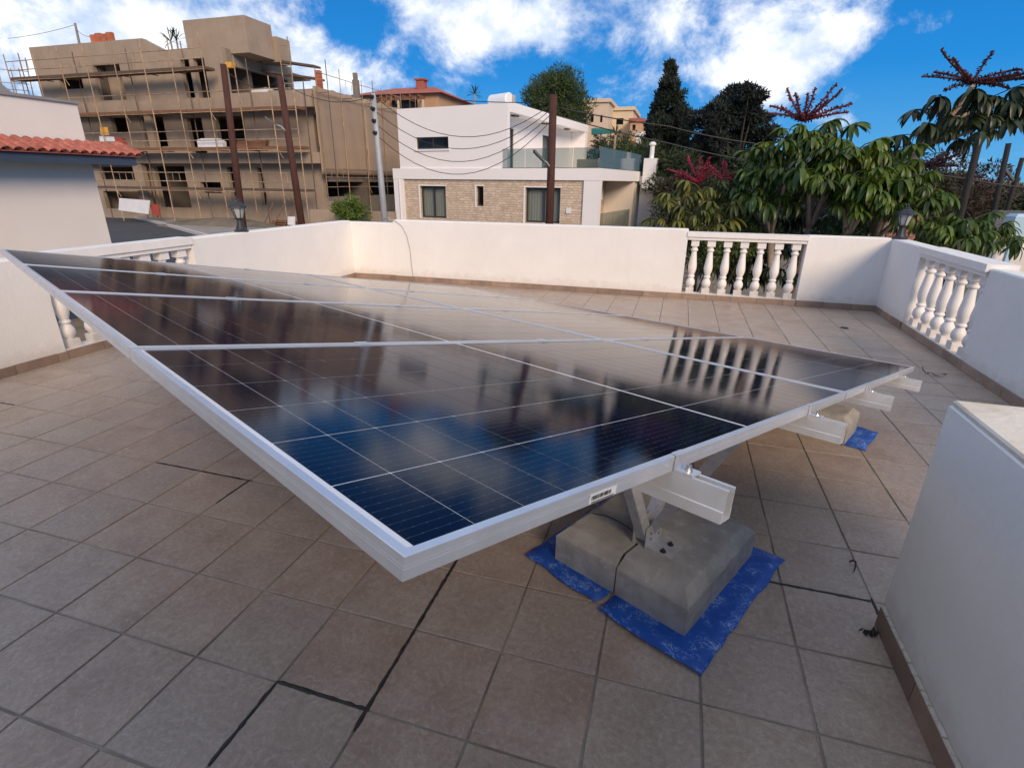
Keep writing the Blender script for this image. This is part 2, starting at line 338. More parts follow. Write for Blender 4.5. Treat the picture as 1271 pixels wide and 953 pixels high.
def mat_membrane():
    m, n, l, p = new_mat('blue_membrane')
    geo = N(n, 'ShaderNodeNewGeometry')
    z = N(n, 'ShaderNodeTexNoise'); z.inputs['Scale'].default_value = 27; z.inputs['Detail'].default_value = 6; z.inputs['Roughness'].default_value = .6; z.inputs['Distortion'].default_value = 1.3
    l.new(geo.outputs['Position'], z.inputs['Vector'])
    s = N(n, 'ShaderNodeMath', operation='SUBTRACT'); s.inputs[1].default_value = .52; l.new(z.outputs['Fac'], s.inputs[0])
    a = N(n, 'ShaderNodeMath', operation='ABSOLUTE'); l.new(s.outputs[0], a.inputs[0])
    v = N(n, 'ShaderNodeMapRange'); v.inputs['From Max'].default_value = .030; v.inputs['To Min'].default_value = .6; v.inputs['To Max'].default_value = 0; l.new(a.outputs[0], v.inputs['Value'])
    z2 = N(n, 'ShaderNodeTexNoise'); z2.inputs['Scale'].default_value = 13; z2.inputs['Detail'].default_value = 5; l.new(geo.outputs['Position'], z2.inputs['Vector'])
    g = N(n, 'ShaderNodeMapRange'); g.inputs['From Min'].default_value = .46; g.inputs['From Max'].default_value = .58; l.new(z2.outputs['Fac'], g.inputs['Value'])
    f = N(n, 'ShaderNodeMath', operation='MULTIPLY'); l.new(v.outputs[0], f.inputs[0]); l.new(g.outputs[0], f.inputs[1])
    base = N(n, 'ShaderNodeMix', data_type='RGBA'); base.inputs['A'].default_value = (.006, .055, .30, 1); base.inputs['B'].default_value = (.012, .13, .60, 1); l.new(z2.outputs['Fac'], base.inputs['Factor'])
    mx = N(n, 'ShaderNodeMix', data_type='RGBA'); mx.inputs['B'].default_value = (.62, .74, .86, 1)
    l.new(f.outputs[0], mx.inputs['Factor']); l.new(base.outputs['Result'], mx.inputs['A']); l.new(mx.outputs['Result'], p.inputs['Base Color'])
    p.inputs['Roughness'].default_value = .5
    bp = N(n, 'ShaderNodeBump'); bp.inputs['Strength'].default_value = .4; bp.inputs['Distance'].default_value = .01; l.new(z.outputs['Fac'], bp.inputs['Height']); l.new(bp.outputs[0], p.inputs['Normal'])
    return m
MT['membrane'] = mat_membrane()
def mat_stone():
    m, n, l, p = new_mat('stone_cladding')
    t = N(n, 'ShaderNodeTexCoord'); sp = N(n, 'ShaderNodeSeparateXYZ'); l.new(t.outputs['Object'], sp.inputs[0])
    ad = N(n, 'ShaderNodeMath', operation='ADD'); l.new(sp.outputs['X'], ad.inputs[0]); l.new(sp.outputs['Y'], ad.inputs[1])
    cb = N(n, 'ShaderNodeCombineXYZ'); l.new(ad.outputs[0], cb.inputs['X']); l.new(sp.outputs['Z'], cb.inputs['Y'])
    wz = N(n, 'ShaderNodeTexNoise'); wz.inputs['Scale'].default_value = 2.5; l.new(cb.outputs[0], wz.inputs['Vector'])
    wa = N(n, 'ShaderNodeVectorMath', operation='MULTIPLY_ADD'); wa.inputs[1].default_value = (.22, .16, 0); l.new(wz.outputs['Color'], wa.inputs[0]); l.new(cb.outputs[0], wa.inputs[2])
    br = N(n, 'ShaderNodeTexBrick'); br.inputs['Scale'].default_value = 1; br.inputs['Brick Width'].default_value = .27; br.inputs['Row Height'].default_value = .125; br.inputs['Mortar Size'].default_value = .012; br.offset = .37; br.squash = 1.5; br.squash_frequency = 3
    br.inputs['Color1'].default_value = (.70, .56, .42, 1); br.inputs['Color2'].default_value = (.53, .41, .30, 1); br.inputs['Mortar'].default_value = (.46, .37, .28, 1); br.inputs['Bias'].default_value = -.2
    l.new(wa.outputs[0], br.inputs['Vector'])
    z = N(n, 'ShaderNodeTexNoise'); z.inputs['Scale'].default_value = 3; z.inputs['Detail'].default_value = 6; l.new(cb.outputs[0], z.inputs['Vector'])
    mr = N(n, 'ShaderNodeMapRange'); mr.inputs['To Min'].default_value = .7; mr.inputs['To Max'].default_value = 1.3; l.new(z.outputs['Fac'], mr.inputs['Value'])
    mu = N(n, 'ShaderNodeMix', data_type='RGBA', blend_type='MULTIPLY'); mu.inputs['Factor'].default_value = 1; l.new(br.outputs['Color'], mu.inputs['A']); l.new(mr.outputs[0], mu.inputs['B'])
    l.new(mu.outputs['Result'], p.inputs['Base Color']); p.inputs['Roughness'].default_value = .9
    inv = N(n, 'ShaderNodeMath', operation='SUBTRACT'); inv.inputs[0].default_value = 1; l.new(br.outputs['Fac'], inv.inputs[1])
    bp = N(n, 'ShaderNodeBump'); bp.inputs['Strength'].default_value = .8; bp.inputs['Distance'].default_value = .03; l.new(inv.outputs[0], bp.inputs['Height']); l.new(bp.outputs[0], p.inputs['Normal'])
    return m
MT['stone'] = mat_stone()
def mat_glass(name, tintc, rough=.02, alpha=.35):
    m, n, l, p = new_mat(name)
    p.inputs['Base Color'].default_value = c4(tintc); p.inputs['Roughness'].default_value = rough; p.inputs['IOR'].default_value = 1.5
    tr = N(n, 'ShaderNodeBsdfTransparent'); tr.inputs['Color'].default_value = (.90, .93, .92, 1)
    ms = N(n, 'ShaderNodeMixShader'); ms.inputs[0].default_value = alpha
    l.new(tr.outputs[0], ms.inputs[1]); l.new(p.outputs[0], ms.inputs[2]); l.new(ms.outputs[0], n['Material Output'].inputs['Surface'])
    return m
MT['window_glass'] = mat_glass('window_glass', (.02, .025, .03), .02, .22)
MT['rail_glass'] = mat_glass('rail_glass', (.05, .11, .11), .03, .30)
MT['rail_glass_sky_reflect'] = mat_glass('rail_glass_reflected_sky', (.15, .25, .31), .08, .72)  # lighter blue-grey of reflected sky put into the side panes' colour

# ------------------------------------------------------------------ mesh helpers
ORG = {}
class MB:
    def __init__(s): s.v = []; s.f = []
    def add(s, vs, fs):
        k = len(s.v); s.v += [Vector(q) for q in vs]; s.f += [tuple(i+k for i in f) for f in fs]; return s
    def box(s, lo, hi):
        x0, y0, z0 = lo; x1, y1, z1 = hi
        return s.add([(x0, y0, z0), (x1, y0, z0), (x1, y1, z0), (x0, y1, z0), (x0, y0, z1), (x1, y0, z1), (x1, y1, z1), (x0, y1, z1)],
                     [(3, 2, 1, 0), (4, 5, 6, 7), (0, 1, 5, 4), (1, 2, 6, 5), (2, 3, 7, 6), (3, 0, 4, 7)])
    def bbox(s, lo, hi, b):                     # box with a small chamfer on the top rim
        x0, y0, z0 = lo; x1, y1, z1 = hi
        vs = []
        for (i, z) in ((0, z0), (0, z1-b), (b, z1)):
            vs += [(x0+i, y0+i, z), (x1-i, y0+i, z), (x1-i, y1-i, z), (x0+i, y1-i, z)]
        fs = [(3, 2, 1, 0), (8, 9, 10, 11)]
        for k in (0, 4):
            for i in range(4): fs.append((k+i, k+(i+1) % 4, k+4+(i+1) % 4, k+4+i))
        return s.add(vs, fs)
    def obox(s, c, a, b, d):                     # centre and three half vectors
        c, a, b, d = map(Vector, (c, a, b, d))
        vs = [c+a*i+b*j+d*k for k in (-1, 1) for j in (-1, 1) for i in (-1, 1)]
        return s.add(vs, [(0, 2, 3, 1), (4, 5, 7, 6), (0, 1, 5, 4), (1, 3, 7, 5), (3, 2, 6, 7), (2, 0, 4, 6)])
    def tube(s, pts, rad, n=8, cap=True):
        pts = [Vector(q) for q in pts]
        if not isinstance(rad, (list, tuple)): rad = [rad]*len(pts)
        k = len(s.v); ref = None
        for i, q in enumerate(pts):
            d = (pts[min(i+1, len(pts)-1)]-pts[max(i-1, 0)]).normalized()
            if ref is None: ref = d.orthogonal().normalized()
            ref = (ref-d*ref.dot(d)).normalized(); o = d.cross(ref)
            for j in range(n):
                t = 2*math.pi*j/n; s.v.append(q+(ref*math.cos(t)+o*math.sin(t))*rad[i])
        for i in range(len(pts)-1):
            for j in range(n):
                a = k+i*n+j; b = k+i*n+(j+1) % n; s.f.append((a, b, b+n, a+n))
        if cap:
            s.f.append(tuple(k+j for j in reversed(range(n)))); s.f.append(tuple(k+(len(pts)-1)*n+j for j in range(n)))
        return s
    def lathe(s, c, prof, n=16):                 # prof: (r, z); all rings round c
        c = Vector(c); k = len(s.v)
        for r, z in prof:
            for j in range(n):
                t = 2*math.pi*(j+.5)/n; s.v.append(c+Vector((r*math.cos(t), r*math.sin(t), z)))
        for i in range(len(prof)-1):
            for j in range(n):
                a = k+i*n+j; b = k+i*n+(j+1) % n; s.f.append((a, b, b+n, a+n))
        s.f.append(tuple(k+j for j in reversed(range(n)))); s.f.append(tuple(k+(len(prof)-1)*n+j for j in range(n)))
        return s
    def prism(s, poly, ext):                     # planar polygon (world points) and an extrusion vector
        k = len(s.v); n = len(poly); ext = Vector(ext)
        s.v += [Vector(q) for q in poly]+[Vector(q)+ext for q in poly]
        s.f.append(tuple(k+i for i in reversed(range(n)))); s.f.append(tuple(k+n+i for i in range(n)))
        for i in range(n): s.f.append((k+i, k+(i+1) % n, k+n+(i+1) % n, k+n+i))
        return s
    def wall(s, O, U, Nn, T, u0, u1, z0, z1, holes=()):
        O, U, Nn = Vector(O), Vector(U), Vector(Nn)
        us = sorted({u0, u1, *[h[i] for h in holes for i in (0, 1) if u0 < h[i] < u1]}); zs = sorted({z0, z1, *[h[i] for h in holes for i in (2, 3) if z0 < h[i] < z1]})
        P = lambda u, z, d: O+U*u+Vector((0, 0, z))-Nn*d
        def solid(i, j):
            if not (0 <= i < len(us)-1 and 0 <= j < len(zs)-1): return False
            uc, zc = (us[i]+us[i+1])/2, (zs[j]+zs[j+1])/2
            return not any(h[0] < uc < h[1] and h[2] < zc < h[3] for h in holes)
        def q(*pp): s.add(pp, [(0, 1, 2, 3)])
        for i in range(len(us)-1):
            for j in range(len(zs)-1):
                if not solid(i, j): continue
                a, b, c, d = us[i], us[i+1], zs[j], zs[j+1]
                q(P(a, c, 0), P(b, c, 0), P(b, d, 0), P(a, d, 0)); q(P(b, c, T), P(a, c, T), P(a, d, T), P(b, d, T))
                if not solid(i-1, j): q(P(a, c, T), P(a, c, 0), P(a, d, 0), P(a, d, T))
                if not solid(i+1, j): q(P(b, c, 0), P(b, c, T), P(b, d, T), P(b, d, 0))
                if not solid(i, j-1): q(P(a, c, T), P(b, c, T), P(b, c, 0), P(a, c, 0))
                if not solid(i, j+1): q(P(a, d, 0), P(b, d, 0), P(b, d, T), P(a, d, T))
        return s
    def mesh(s, name, mat, org=Vector((0, 0, 0)), smooth=False):
        me = bpy.data.meshes.new(name); me.from_pydata([tuple(q-org) for q in s.v], [], s.f)
        me.materials.append(MT[mat] if isinstance(mat, str) else mat)
        if smooth: me.polygons.foreach_set('use_smooth', [True]*len(me.polygons))
        me.update(); return me
    def build(s, name, mat, parent=None, org=None, smooth=False):
        if parent is not None: org = ORG[parent.name]
        elif org is None:
            xs = [q.x for q in s.v]; ys = [q.y for q in s.v]; org = Vector(((min(xs)+max(xs))/2, (min(ys)+max(ys))/2, min(q.z for q in s.v)))
        o = bpy.data.objects.new(name, s.mesh(name, mat, org, smooth)); col.objects.link(o)
        if parent is not None: o.parent = parent
        else: o.location = org
        ORG[o.name] = Vector(org)
        return o
def tag(o, label, cat, group=None):
    o['label'] = label; o['category'] = cat; o['kind'] = 'thing'
    if group: o['group'] = group
    return o
def thing(name, label, cat, loc, group=None):
    o = bpy.data.objects.new(name, None); col.objects.link(o); o.location = loc; o.empty_display_size = .2
    ORG[o.name] = Vector(loc); return tag(o, label, cat, group)
def struct(o): o['kind'] = 'structure'; return o
def link_copy(src, parent, loc=None, rot=None):
    c = src.copy(); col.objects.link(c); c.parent = parent
    if loc is not None: c.location = loc
    if rot is not None: c.rotation_euler = rot
    return c
def smooth_by_angle(o, deg=35):
    for p in o.data.polygons: p.use_smooth = True
    try: o.data.set_sharp_from_angle(angle=R(deg))
    except Exception: pass
    return o
# ------------------------------------------------------------------ array frame (shared numbers)
AP = Vector((0.52670, -0.60201, 1.17054))
Aa = Vector((-0.891148, 0.453400, -0.016819))        # along the rows of panels
Ab = Vector((0.448275, 0.874143, -0.186877))         # down the slope
An = Ab.cross(Aa)
PWID, PLEN, PGAP = 1.134, 2.094, 0.020
def arr(b, a, n=0.0): return AP + Ab*b + Aa*a + An*n
def hits_array(X):
    d = Vector(X)-CAM; t = An.dot(AP-CAM)/An.dot(d)
    if not 0 < t < 1: return False
    q = CAM+d*t-AP
    return 0 < q.dot(Aa) < 4*PWID+3*PGAP and 0 < q.dot(Ab) < 2*PLEN+PGAP

# ------------------------------------------------------------------ ground, road
X0, X1, Y0, Y1 = -4.40, 3.33, -4.20, 6.91              # terrace, inner faces of the parapets
TH = 0.17
def ground_z(x, y):
    z = -1.45 + 0.30*max(0, min(1, (y-12)/14))
    h = max(0, min(1, (y-40)/45)); z += 6.5*h*h*(3-2*h)*max(0.25, min(1, 1-abs(x+6)/90))
    return z
xs = [-600, -250, -120]+list(range(-80, 81, 4))+[120, 250, 600]
ys = [-400, -120, -50]+list(range(-20, 101, 4))+[140, 220, 400, 900]
g = MB()
for yy in ys:
    for xx in xs: g.v.append(Vector((xx, yy, ground_z(xx, yy)+(random.uniform(-.04, .04) if yy > 34 else 0))))
for j in range(len(ys)-1):
    for i in range(len(xs)-1):
        k = j*len(xs)+i; g.f.append((k, k+1, k+1+len(xs), k+len(xs)))
struct(g.build('ground', 'soil', org=Vector((0, 0, 0)), smooth=True))
# road that climbs past the building site, with its kerb and pavement
kA, kB = Vector((-60, 33.9, 0)), Vector((60, 0, 0))
rp0 = at(128, 262, z=-1.15); rp1 = at(250, 291, z=-1.15)
rd = (rp1-rp0); rd.z = 0; rd.normalize(); rn = Vector((rd.y, -rd.x, 0))         # rn points to the camera side
def gz(q): return Vector((q.x, q.y, 0))
def strip(o0, o1, z0, z1, t0=-25, t1=60):
    m = MB(); n = 40
    for i in range(n+1):
        q = gz(rp0)+rd*(t0+(t1-t0)*i/n)
        for o in (o0, o1):
            w = q+rn*o; base = max(ground_z(w.x, w.y), -1.45)
            m.v += [Vector((w.x, w.y, base+z0)), Vector((w.x, w.y, base+z1))]
    for i in range(n):
        k = 4*i; m.f += [(k+1, k+5, k+7, k+3), (k, k+4, k+5, k+1), (k+2, k+3, k+7, k+6)]
    return m
struct(strip(0.14, 6.5, -.2, .05).build('road', 'asphalt'))
struct(strip(-3.2, -.02, -.2, .18).build('pavement', 'pavement'))
struct(strip(0, .13, -.2, .20).build('kerb', 'cap_mortar'))

# ------------------------------------------------------------------ the terrace
body = MB()
body.box((X0-TH+.01, Y0-5, -3.4), (X1+TH-.01, Y1+TH-.01, -.031))
bd = struct(body.build('terrace_building', 'white_paint'))
fl = MB().box((X0-.02, Y0, -.03), (X1+.02, Y1+.02, -.0045))
floor = struct(fl.build('terrace_floor', 'grout', org=Vector((0, 0, 0))))
tm = MB().bbox((-.1625, -.1625, -.024), (.1625, .1625, 0), .0022).mesh('floor_tile', 'tile')
cells = []
for i in range(-14, 11):
    for j in range(-13, 22):
        xa, xb, ya, yb = max(i*S+.004, X0+.002), min((i+1)*S-.004, X1-.002), max(j*S+.004, Y0+.002), min((j+1)*S-.004, Y1-.002)
        if xb-xa < .03 or yb-ya < .03: continue
        area = 0; c = Vector(((xa+xb)/2, (ya+yb)/2, 0))
        ps = [pix((x, y, 0)) for x, y in ((xa, ya), (xb, ya), (xb, yb), (xa, yb))]
        if all(ps):
            inside = any(-5 < q[0] < PW_+5 and -5 < q[1] < PH_+5 for q in ps)
            if inside:
                area = abs(sum(ps[k][0]*ps[(k+1) % 4][1]-ps[(k+1) % 4][0]*ps[k][1] for k in range(4)))/2
                if hits_array(c): area *= .02
        cells.append((area, i, j, xa, xb, ya, yb))
cells.sort(key=lambda t: -t[0])
rest = MB()
for k, (area, i, j, xa, xb, ya, yb) in enumerate(cells):
    c = Vector(((xa+xb)/2, (ya+yb)/2, random.uniform(-.0009, .0009)))
    if k < 300 and area > 0:
        o = bpy.data.objects.new('floor_tile', tm); col.objects.link(o); o.parent = floor
        o.location = c; o.scale = ((xb-xa)/.325, (yb-ya)/.325, 1); o.rotation_euler = (random.uniform(-.0022, .0022), random.uniform(-.0022, .0022), random.choice((0,))*math.pi/2)
    else:
        rest.bbox((xa, ya, -.024), (xb, yb, c.z), .0022)
ro = rest.build('floor_tiles_remaining', 'tile', floor); ro['kind'] = 'stuff'
# black sealant run into some of the joints
def seal(p0, p1, axis, w=.0075):
    a, b = at(*p0, z=0), at(*p1, z=0)
    m = MB(); n = max(3, int((b-a).length/.02)); prev = None
    c = round(((a+b)/2)[axis]/S)*S
    for t in range(n+1):
        q = a.lerp(b, t/n); q[axis] = c
        o = Vector((0, 0, 0)); o[axis] = w*random.uniform(.6, 1.15)*(1 if 0 < t < n else .5)
        jit = Vector((0, 0, 0)); jit[axis] = random.uniform(-.0012, .0012)
        m.v += [q-o+jit+Vector((0, 0, .0005)), q+jit+Vector((0, 0, .003)), q+o+jit+Vector((0, 0, .0005))]
        if t: k = 3*t; m.f += [(k-3, k-2, k+1, k), (k-2, k-1, k+2, k+1)]
    return m.build('joint_sealant', 'sealant', floor)
for p0, p1, ax in (((255, 949), (342, 847), 0), ((342, 847), (456, 881), 1), ((437, 907), (516, 780), 0), ((516, 780), (566, 690), 0), ((194, 574), (313, 597), 1), ((313, 597), (270, 625), 0), ((945, 721), (1083, 743), 1), ((1083, 743), (1092, 768), 0), ((0, 498), (20, 502), 1)):
    seal(p0, p1, ax)

# skirting tiles stand along the walls, each its own piece
def skirting(wall, p0, p1, nrm_, h=.078, t=.013, skip=()):
    p0, p1, nrm_ = Vector(p0), Vector(p1), Vector(nrm_); d = p1-p0; L = d.length; d.normalize()
    s_ = 0
    while s_ < L-.02:
        e = min(s_+S-.004, L); hh = h+random.uniform(-.003, .003)
        c = p0+d*((s_+e)/2)+nrm_*(t/2+.001)+Vector((0, 0, hh/2+.0015))
        MB().obox(c, d*((e-s_)/2), nrm_*(t/2), Vector((0, 0, hh/2))).build('skirting_tile', 'skirting', wall)
        s_ += S
def parapet(label, lo, hi, mat='white_paint', group=None):
    w = thing('parapet_wall', label, 'parapet wall', Vector(((lo[0]+hi[0])/2, (lo[1]+hi[1])/2, lo[2])), group)
    # slightly wavy plaster, rounded arris
    m = MB(); n = 10
    m.bbox(lo, hi, .012)
    m.build('plaster_body', mat, w)
    return w
w1 = parapet('long white parapet wall behind the solar array, highest stretch of the back wall', (-3.62, Y1, -.03), (.90, Y1+TH, .957))
skirting(w1, (-3.62, Y1, 0), (.90, Y1, 0), (0, -1, 0))
w2 = parapet('short white parapet stretch in the corner between the two cream left walls, a step lower', (X0-TH, Y1+.001, -.03), (-3.622, Y1+TH-.001, .905))
skirting(w2, (X0, Y1, 0), (-3.63, Y1, 0), (0, -1, 0))
w3 = parapet('white parapet wall between the open back balustrade and the corner lantern', (2.39, Y1, -.03), (X1+.001, Y1+TH, .925))
skirting(w3, (2.39, Y1, 0), (X1-.015, Y1, 0), (0, -1, 0))
w4 = parapet('short white corner pier carrying the lantern beside the right balustrade', (X1, 5.96, -.03), (X1+TH+.02, Y1+TH+.003, .918))
skirting(w4, (X1, 5.96, 0), (X1, Y1, 0), (-1, 0, 0))
w5 = parapet('long bluish white parapet wall running forward from the right balustrade', (X1+.002, Y0, -.03), (X1+TH, 4.53, .892))
skirting(w5, (X1, Y0, 0), (X1, 4.53, 0), (-1, 0, 0))
w6 = parapet('cream parapet wall with a lantern on top at the foot of the building site', (X0-TH, 3.77, -.03), (X0, Y1, .925))
skirting(w6, (X0, 3.77, 0), (X0, Y1, 0), (1, 0, 0))
w7 = parapet('cream parapet wall beside the raised end of the solar array', (X0-TH, Y0, -.03), (X0, 2.21, .915))
skirting(w7, (X0, Y0, 0), (X0, 2.21, 0), (1, 0, 0))
# low wide wall next to the camera's right hand
px0, px1, pyb = 1.650, 2.62, 0.885
lw = thing('low_wall', 'thick waist-high white wall block with stained cream top near the blue mats', 'wall', (2.1, -.8, 0))
MB().bbox((px0, Y0, -.03), (px1, pyb, .895), .008).build('plaster_body', 'white_paint', lw)
cap = MB().bbox((px0+.004, Y0, .8955), (px1-.004, pyb-.004, .9105), .006).build('top_screed', 'pillar_top', lw)
skirting(lw, (px0, pyb-.02, 0), (px0, Y0, 0), (-1, 0, 0), h=.085, t=.016)
mm = MB(); yy = pyb-.02
while yy > -1.2:
    mm.bbox((px0-.016, yy-.05, .0872), (px0-.0008, yy, .0872+random.uniform(.004, .009)), .003); yy -= .052
mm.build('mortar_bead', 'cap_mortar', lw)

# balusters
def baluster_mesh(H):
    m = MB(); w = .052
    b0, b1 = .10*H, .885*H
    m.box((-w, -w, 0), (w, w, b0)); m.box((-w, -w, b1), (w, w, H))
    prof = [(.030, b0-.004), (.036, .115*H), (.055, .15*H), (.060, .19*H), (.055, .235*H), (.038, .275*H), (.033, .292*H), (.043, .300*H), (.046, .316*H), (.043, .332*H), (.034, .340*H),
            (.040, .37*H), (.054, .43*H), (.058, .48*H), (.056, .53*H), (.049, .61*H), (.041, .69*H), (.035, .76*H), (.033, .785*H), (.045, .795*H), (.049, .812*H), (.045, .829*H), (.034, .838*H), (.036, .86*H), (.044, b1+.004)]
    k = len(m.v); m.lathe((0, 0, 0), prof, 18)
    me = m.mesh('baluster', 'baluster_paint')
    for p in me.polygons: p.use_smooth = p.index >= 12
    try: me.set_sharp_from_angle(angle=R(50))
    except Exception: pass
    return me
BH = .735
bm = baluster_mesh(BH)
def balustrade(label, p0, p1, nb, zt, railw=.20, side=1):
    p0, p1 = Vector(p0), Vector(p1); d = (p1-p0); L = d.length; d.normalize(); nn = Vector((-d.y, d.x, 0)); c = (p0+p1)/2
    t = thing('balustrade', label, 'balustrade', c)
    MB().obox(c+Vector((0, 0, .026)), d*(L/2-.002), nn*.075, Vector((0, 0, .056))).build('plinth', 'white_paint', t)
    skirting(t, p0-nn*(.0755 if side > 0 else -.0755), p1-nn*(.0755 if side > 0 else -.0755), -nn*side, h=.076)
    z0, z1 = .082+BH, zt
    MB().obox(c+Vector((0, 0, z0+.021)), d*(L/2-.003), nn*(railw/2-.02), Vector((0, 0, .0205))).build('rail_moulding', 'baluster_paint', t)
    r = MB().obox(c+Vector((0, 0, (z0+.042+z1)/2)), d*(L/2+.012), nn*(railw/2), Vector((0, 0, (z1-z0-.042)/2)))
    r.build('handrail', 'baluster_paint', t)
    for i in range(nb):
        o = bpy.data.objects.new('baluster', bm); col.objects.link(o); o.parent = t
        o.location = p0+d*(L*(i+.5)/nb)+Vector((0, 0, .0825))-c; o.rotation_euler = (0, 0, math.atan2(d.y, d.x)+random.uniform(-.03, .03))
    return t
balustrade('open white balustrade of seven vase balusters backed by dark foliage', (.902, Y1+TH/2, 0), (2.388, Y1+TH/2, 0), 7, .918)
balustrade('white balustrade of six vase balusters in the bluish right wall', (X1+TH/2, 4.535, 0), (X1+TH/2, 5.955, 0), 6, .925, .235, -1)
balustrade('cream balustrade half hidden behind the raised corner of the solar array', (X0-TH/2, 2.215, 0), (X0-TH/2, 3.765, 0), 7, .935, .20, 1)
# lanterns
def lantern(label, loc):
    t = thing('wall_lantern', label, 'lantern', loc, None); z = Vector(loc)
    MB().lathe(z, [(.085, 0), (.085, .012), (.062, .03), (.045, .07), (.034, .12), (.030, .145)], 12).build('foot', 'lamp_metal', t, smooth=False)
    MB().lathe(z+Vector((0, 0, .145)), [(.030, 0), (.052, .006), (.055, .018), (.045, .022)], 12).build('collar', 'lamp_metal', t)
    MB().lathe(z+Vector((0, 0, .167)), [(.043, 0), (.076, .118)], 6).build('glass_shade', 'lamp_glass', t)
    f = MB()
    for k in range(6):
        a = 2*math.pi*(k+.5)/6; u = Vector((math.cos(a), math.sin(a), 0))
        f.tube([z+u*.046+Vector((0, 0, .165)), z+u*.080+Vector((0, 0, .287))], .0052, 5)
    f.build('glazing_bars', 'lamp_metal', t)
    MB().lathe(z+Vector((0, 0, .286)), [(.108, 0), (.104, .012), (.078, .040), (.055, .062), (.040, .070), (.036, .086), (.014, .095), (.010, .105), (.017, .115), (.012, .128), (.002, .138)], 6).build('hood', 'lamp_metal', t)
lantern('black lantern on the cream left parapet in front of the building site', (X0-TH/2, 4.62, .926))
lantern('black lantern on the corner pier in front of the umbrella trees', (X1+.085, 6.93, .919))
# cable on the back wall
pts = [Vector((-3.95, 7.2, .93)), Vector((-3.75, 7.0, .99))]+[at(x, y, y=Y1-.006) for x, y in ((484, 273), (490, 274), (499, 281), (505, 293), (509, 310), (511, 330), (513, 345), (514, 362))]
tag(MB().tube(pts, .0065, 6).build('wall_cable', 'cable_grey', smooth=True), 'thin grey cable looping over the back parapet and down its face', 'cable')

# added unseen house: wall and porch slab behind the camera shade the near tiles
hs_ = thing('shade_house', 'unseen white house wall with porch slab, added to shade the near end of the terrace', 'house', (.9, -3, 0))
HXa, HXb, HY, HZ = -2.4, 3.45, -3.0, 2.35
MB().wall((0, HY, 0), (1, 0, 0), (0, 1, 0), .2, HXa, HXb, -.02, HZ+.3, [(-.6, .5, -.02, 2.1)]).build('wall', 'white_paint', hs_)
MB().box((HXa, HY-1.6, -.02), (HXa+.2, HY-.205, HZ+.3)).build('wall', 'white_paint', hs_)
MB().box((HXb-.2, HY-1.6, -.02), (HXb, HY-.205, HZ+.3)).build('wall', 'white_paint', hs_)
MB().box((HXa, HY+.003, HZ), (HXb, HY+.45, HZ+.14)).build('shade_slab', 'white_paint', hs_)
MB().box((HXa+.21, HY-1.6, HZ), (HXb-.21, HY-.205, HZ+.15)).build('roof_slab', 'white_paint', hs_)
dr = MB().box((-.59, HY-.16, .01), (.49, HY-.11, 2.09)).build('door', 'brown_board', hs_)
ORG[dr.name] = ORG[hs_.name]
MB().tube([(.38, HY-.108, 1.0), (.38, HY-.07, 1.0), (.28, HY-.07, 1.0)], .01, 8).build('handle', 'steel', dr)

# ------------------------------------------------------------------ solar array
MAT3 = Matrix((Ab, Aa, An)).transposed()
def amat(b, a, n=0.0):
    m = MAT3.to_4x4(); m.translation = arr(b, a, n); return m
prof = [(0, -.030), (0, -.0165), (.0012, -.016), (.0012, -.0150), (0, -.0145), (0, -.0125), (.0012, -.012), (.0012, -.0110), (0, -.0105), (0, -.0009), (.0009, 0), (.0125, 0), (.0125, -.0026), (.0022, -.0026), (.0022, -.028), (.028, -.028), (.028, -.030)]
def frame_member(L):       # along +x from 0 to L, profile inward along +y, mitred ends
    m = MB(); n = len(prof)
    for (u, z) in prof: m.v.append(Vector((u, u, z)))
    for (u, z) in prof: m.v.append(Vector((L-u, u, z)))
    for i in range(n): m.f.append((i, (i+1) % n, n+(i+1) % n, n+i))
    m.f.append(tuple(range(n))); m.f.append(tuple(reversed(range(n, 2*n)))); return m
fm_long = frame_member(PLEN).mesh('frame_long', 'aluminium'); fm_short = frame_member(PWID).mesh('frame_short', 'aluminium')
cw, cl = .1818, .0911
cellm = MB()
h_ = .0005; ch = .0012
o8 = [(-cl/2+ch, -cw/2), (cl/2-ch, -cw/2), (cl/2, -cw/2+ch), (cl/2, cw/2-ch), (cl/2-ch, cw/2), (-cl/2+ch, cw/2), (-cl/2, cw/2-ch), (-cl/2, -cw/2+ch)]
cellm.prism([(x, y, 0) for x, y in o8], (0, 0, h_))
cellm = cellm.mesh('solar_cell', 'cell')
sheet = MB().box((.0022, .0022, -.0075), (PLEN-.0022, PWID-.0022, -.0031)).mesh('glass_sheet', 'backsheet')
PNAMES = ['row with the raised near corner', 'second row', 'third row', 'back row beside the long white wall']
ROWD = ['front row above the concrete footing', 'second row from the footing', 'third row from the footing', 'back row nearest the cream balustrade']
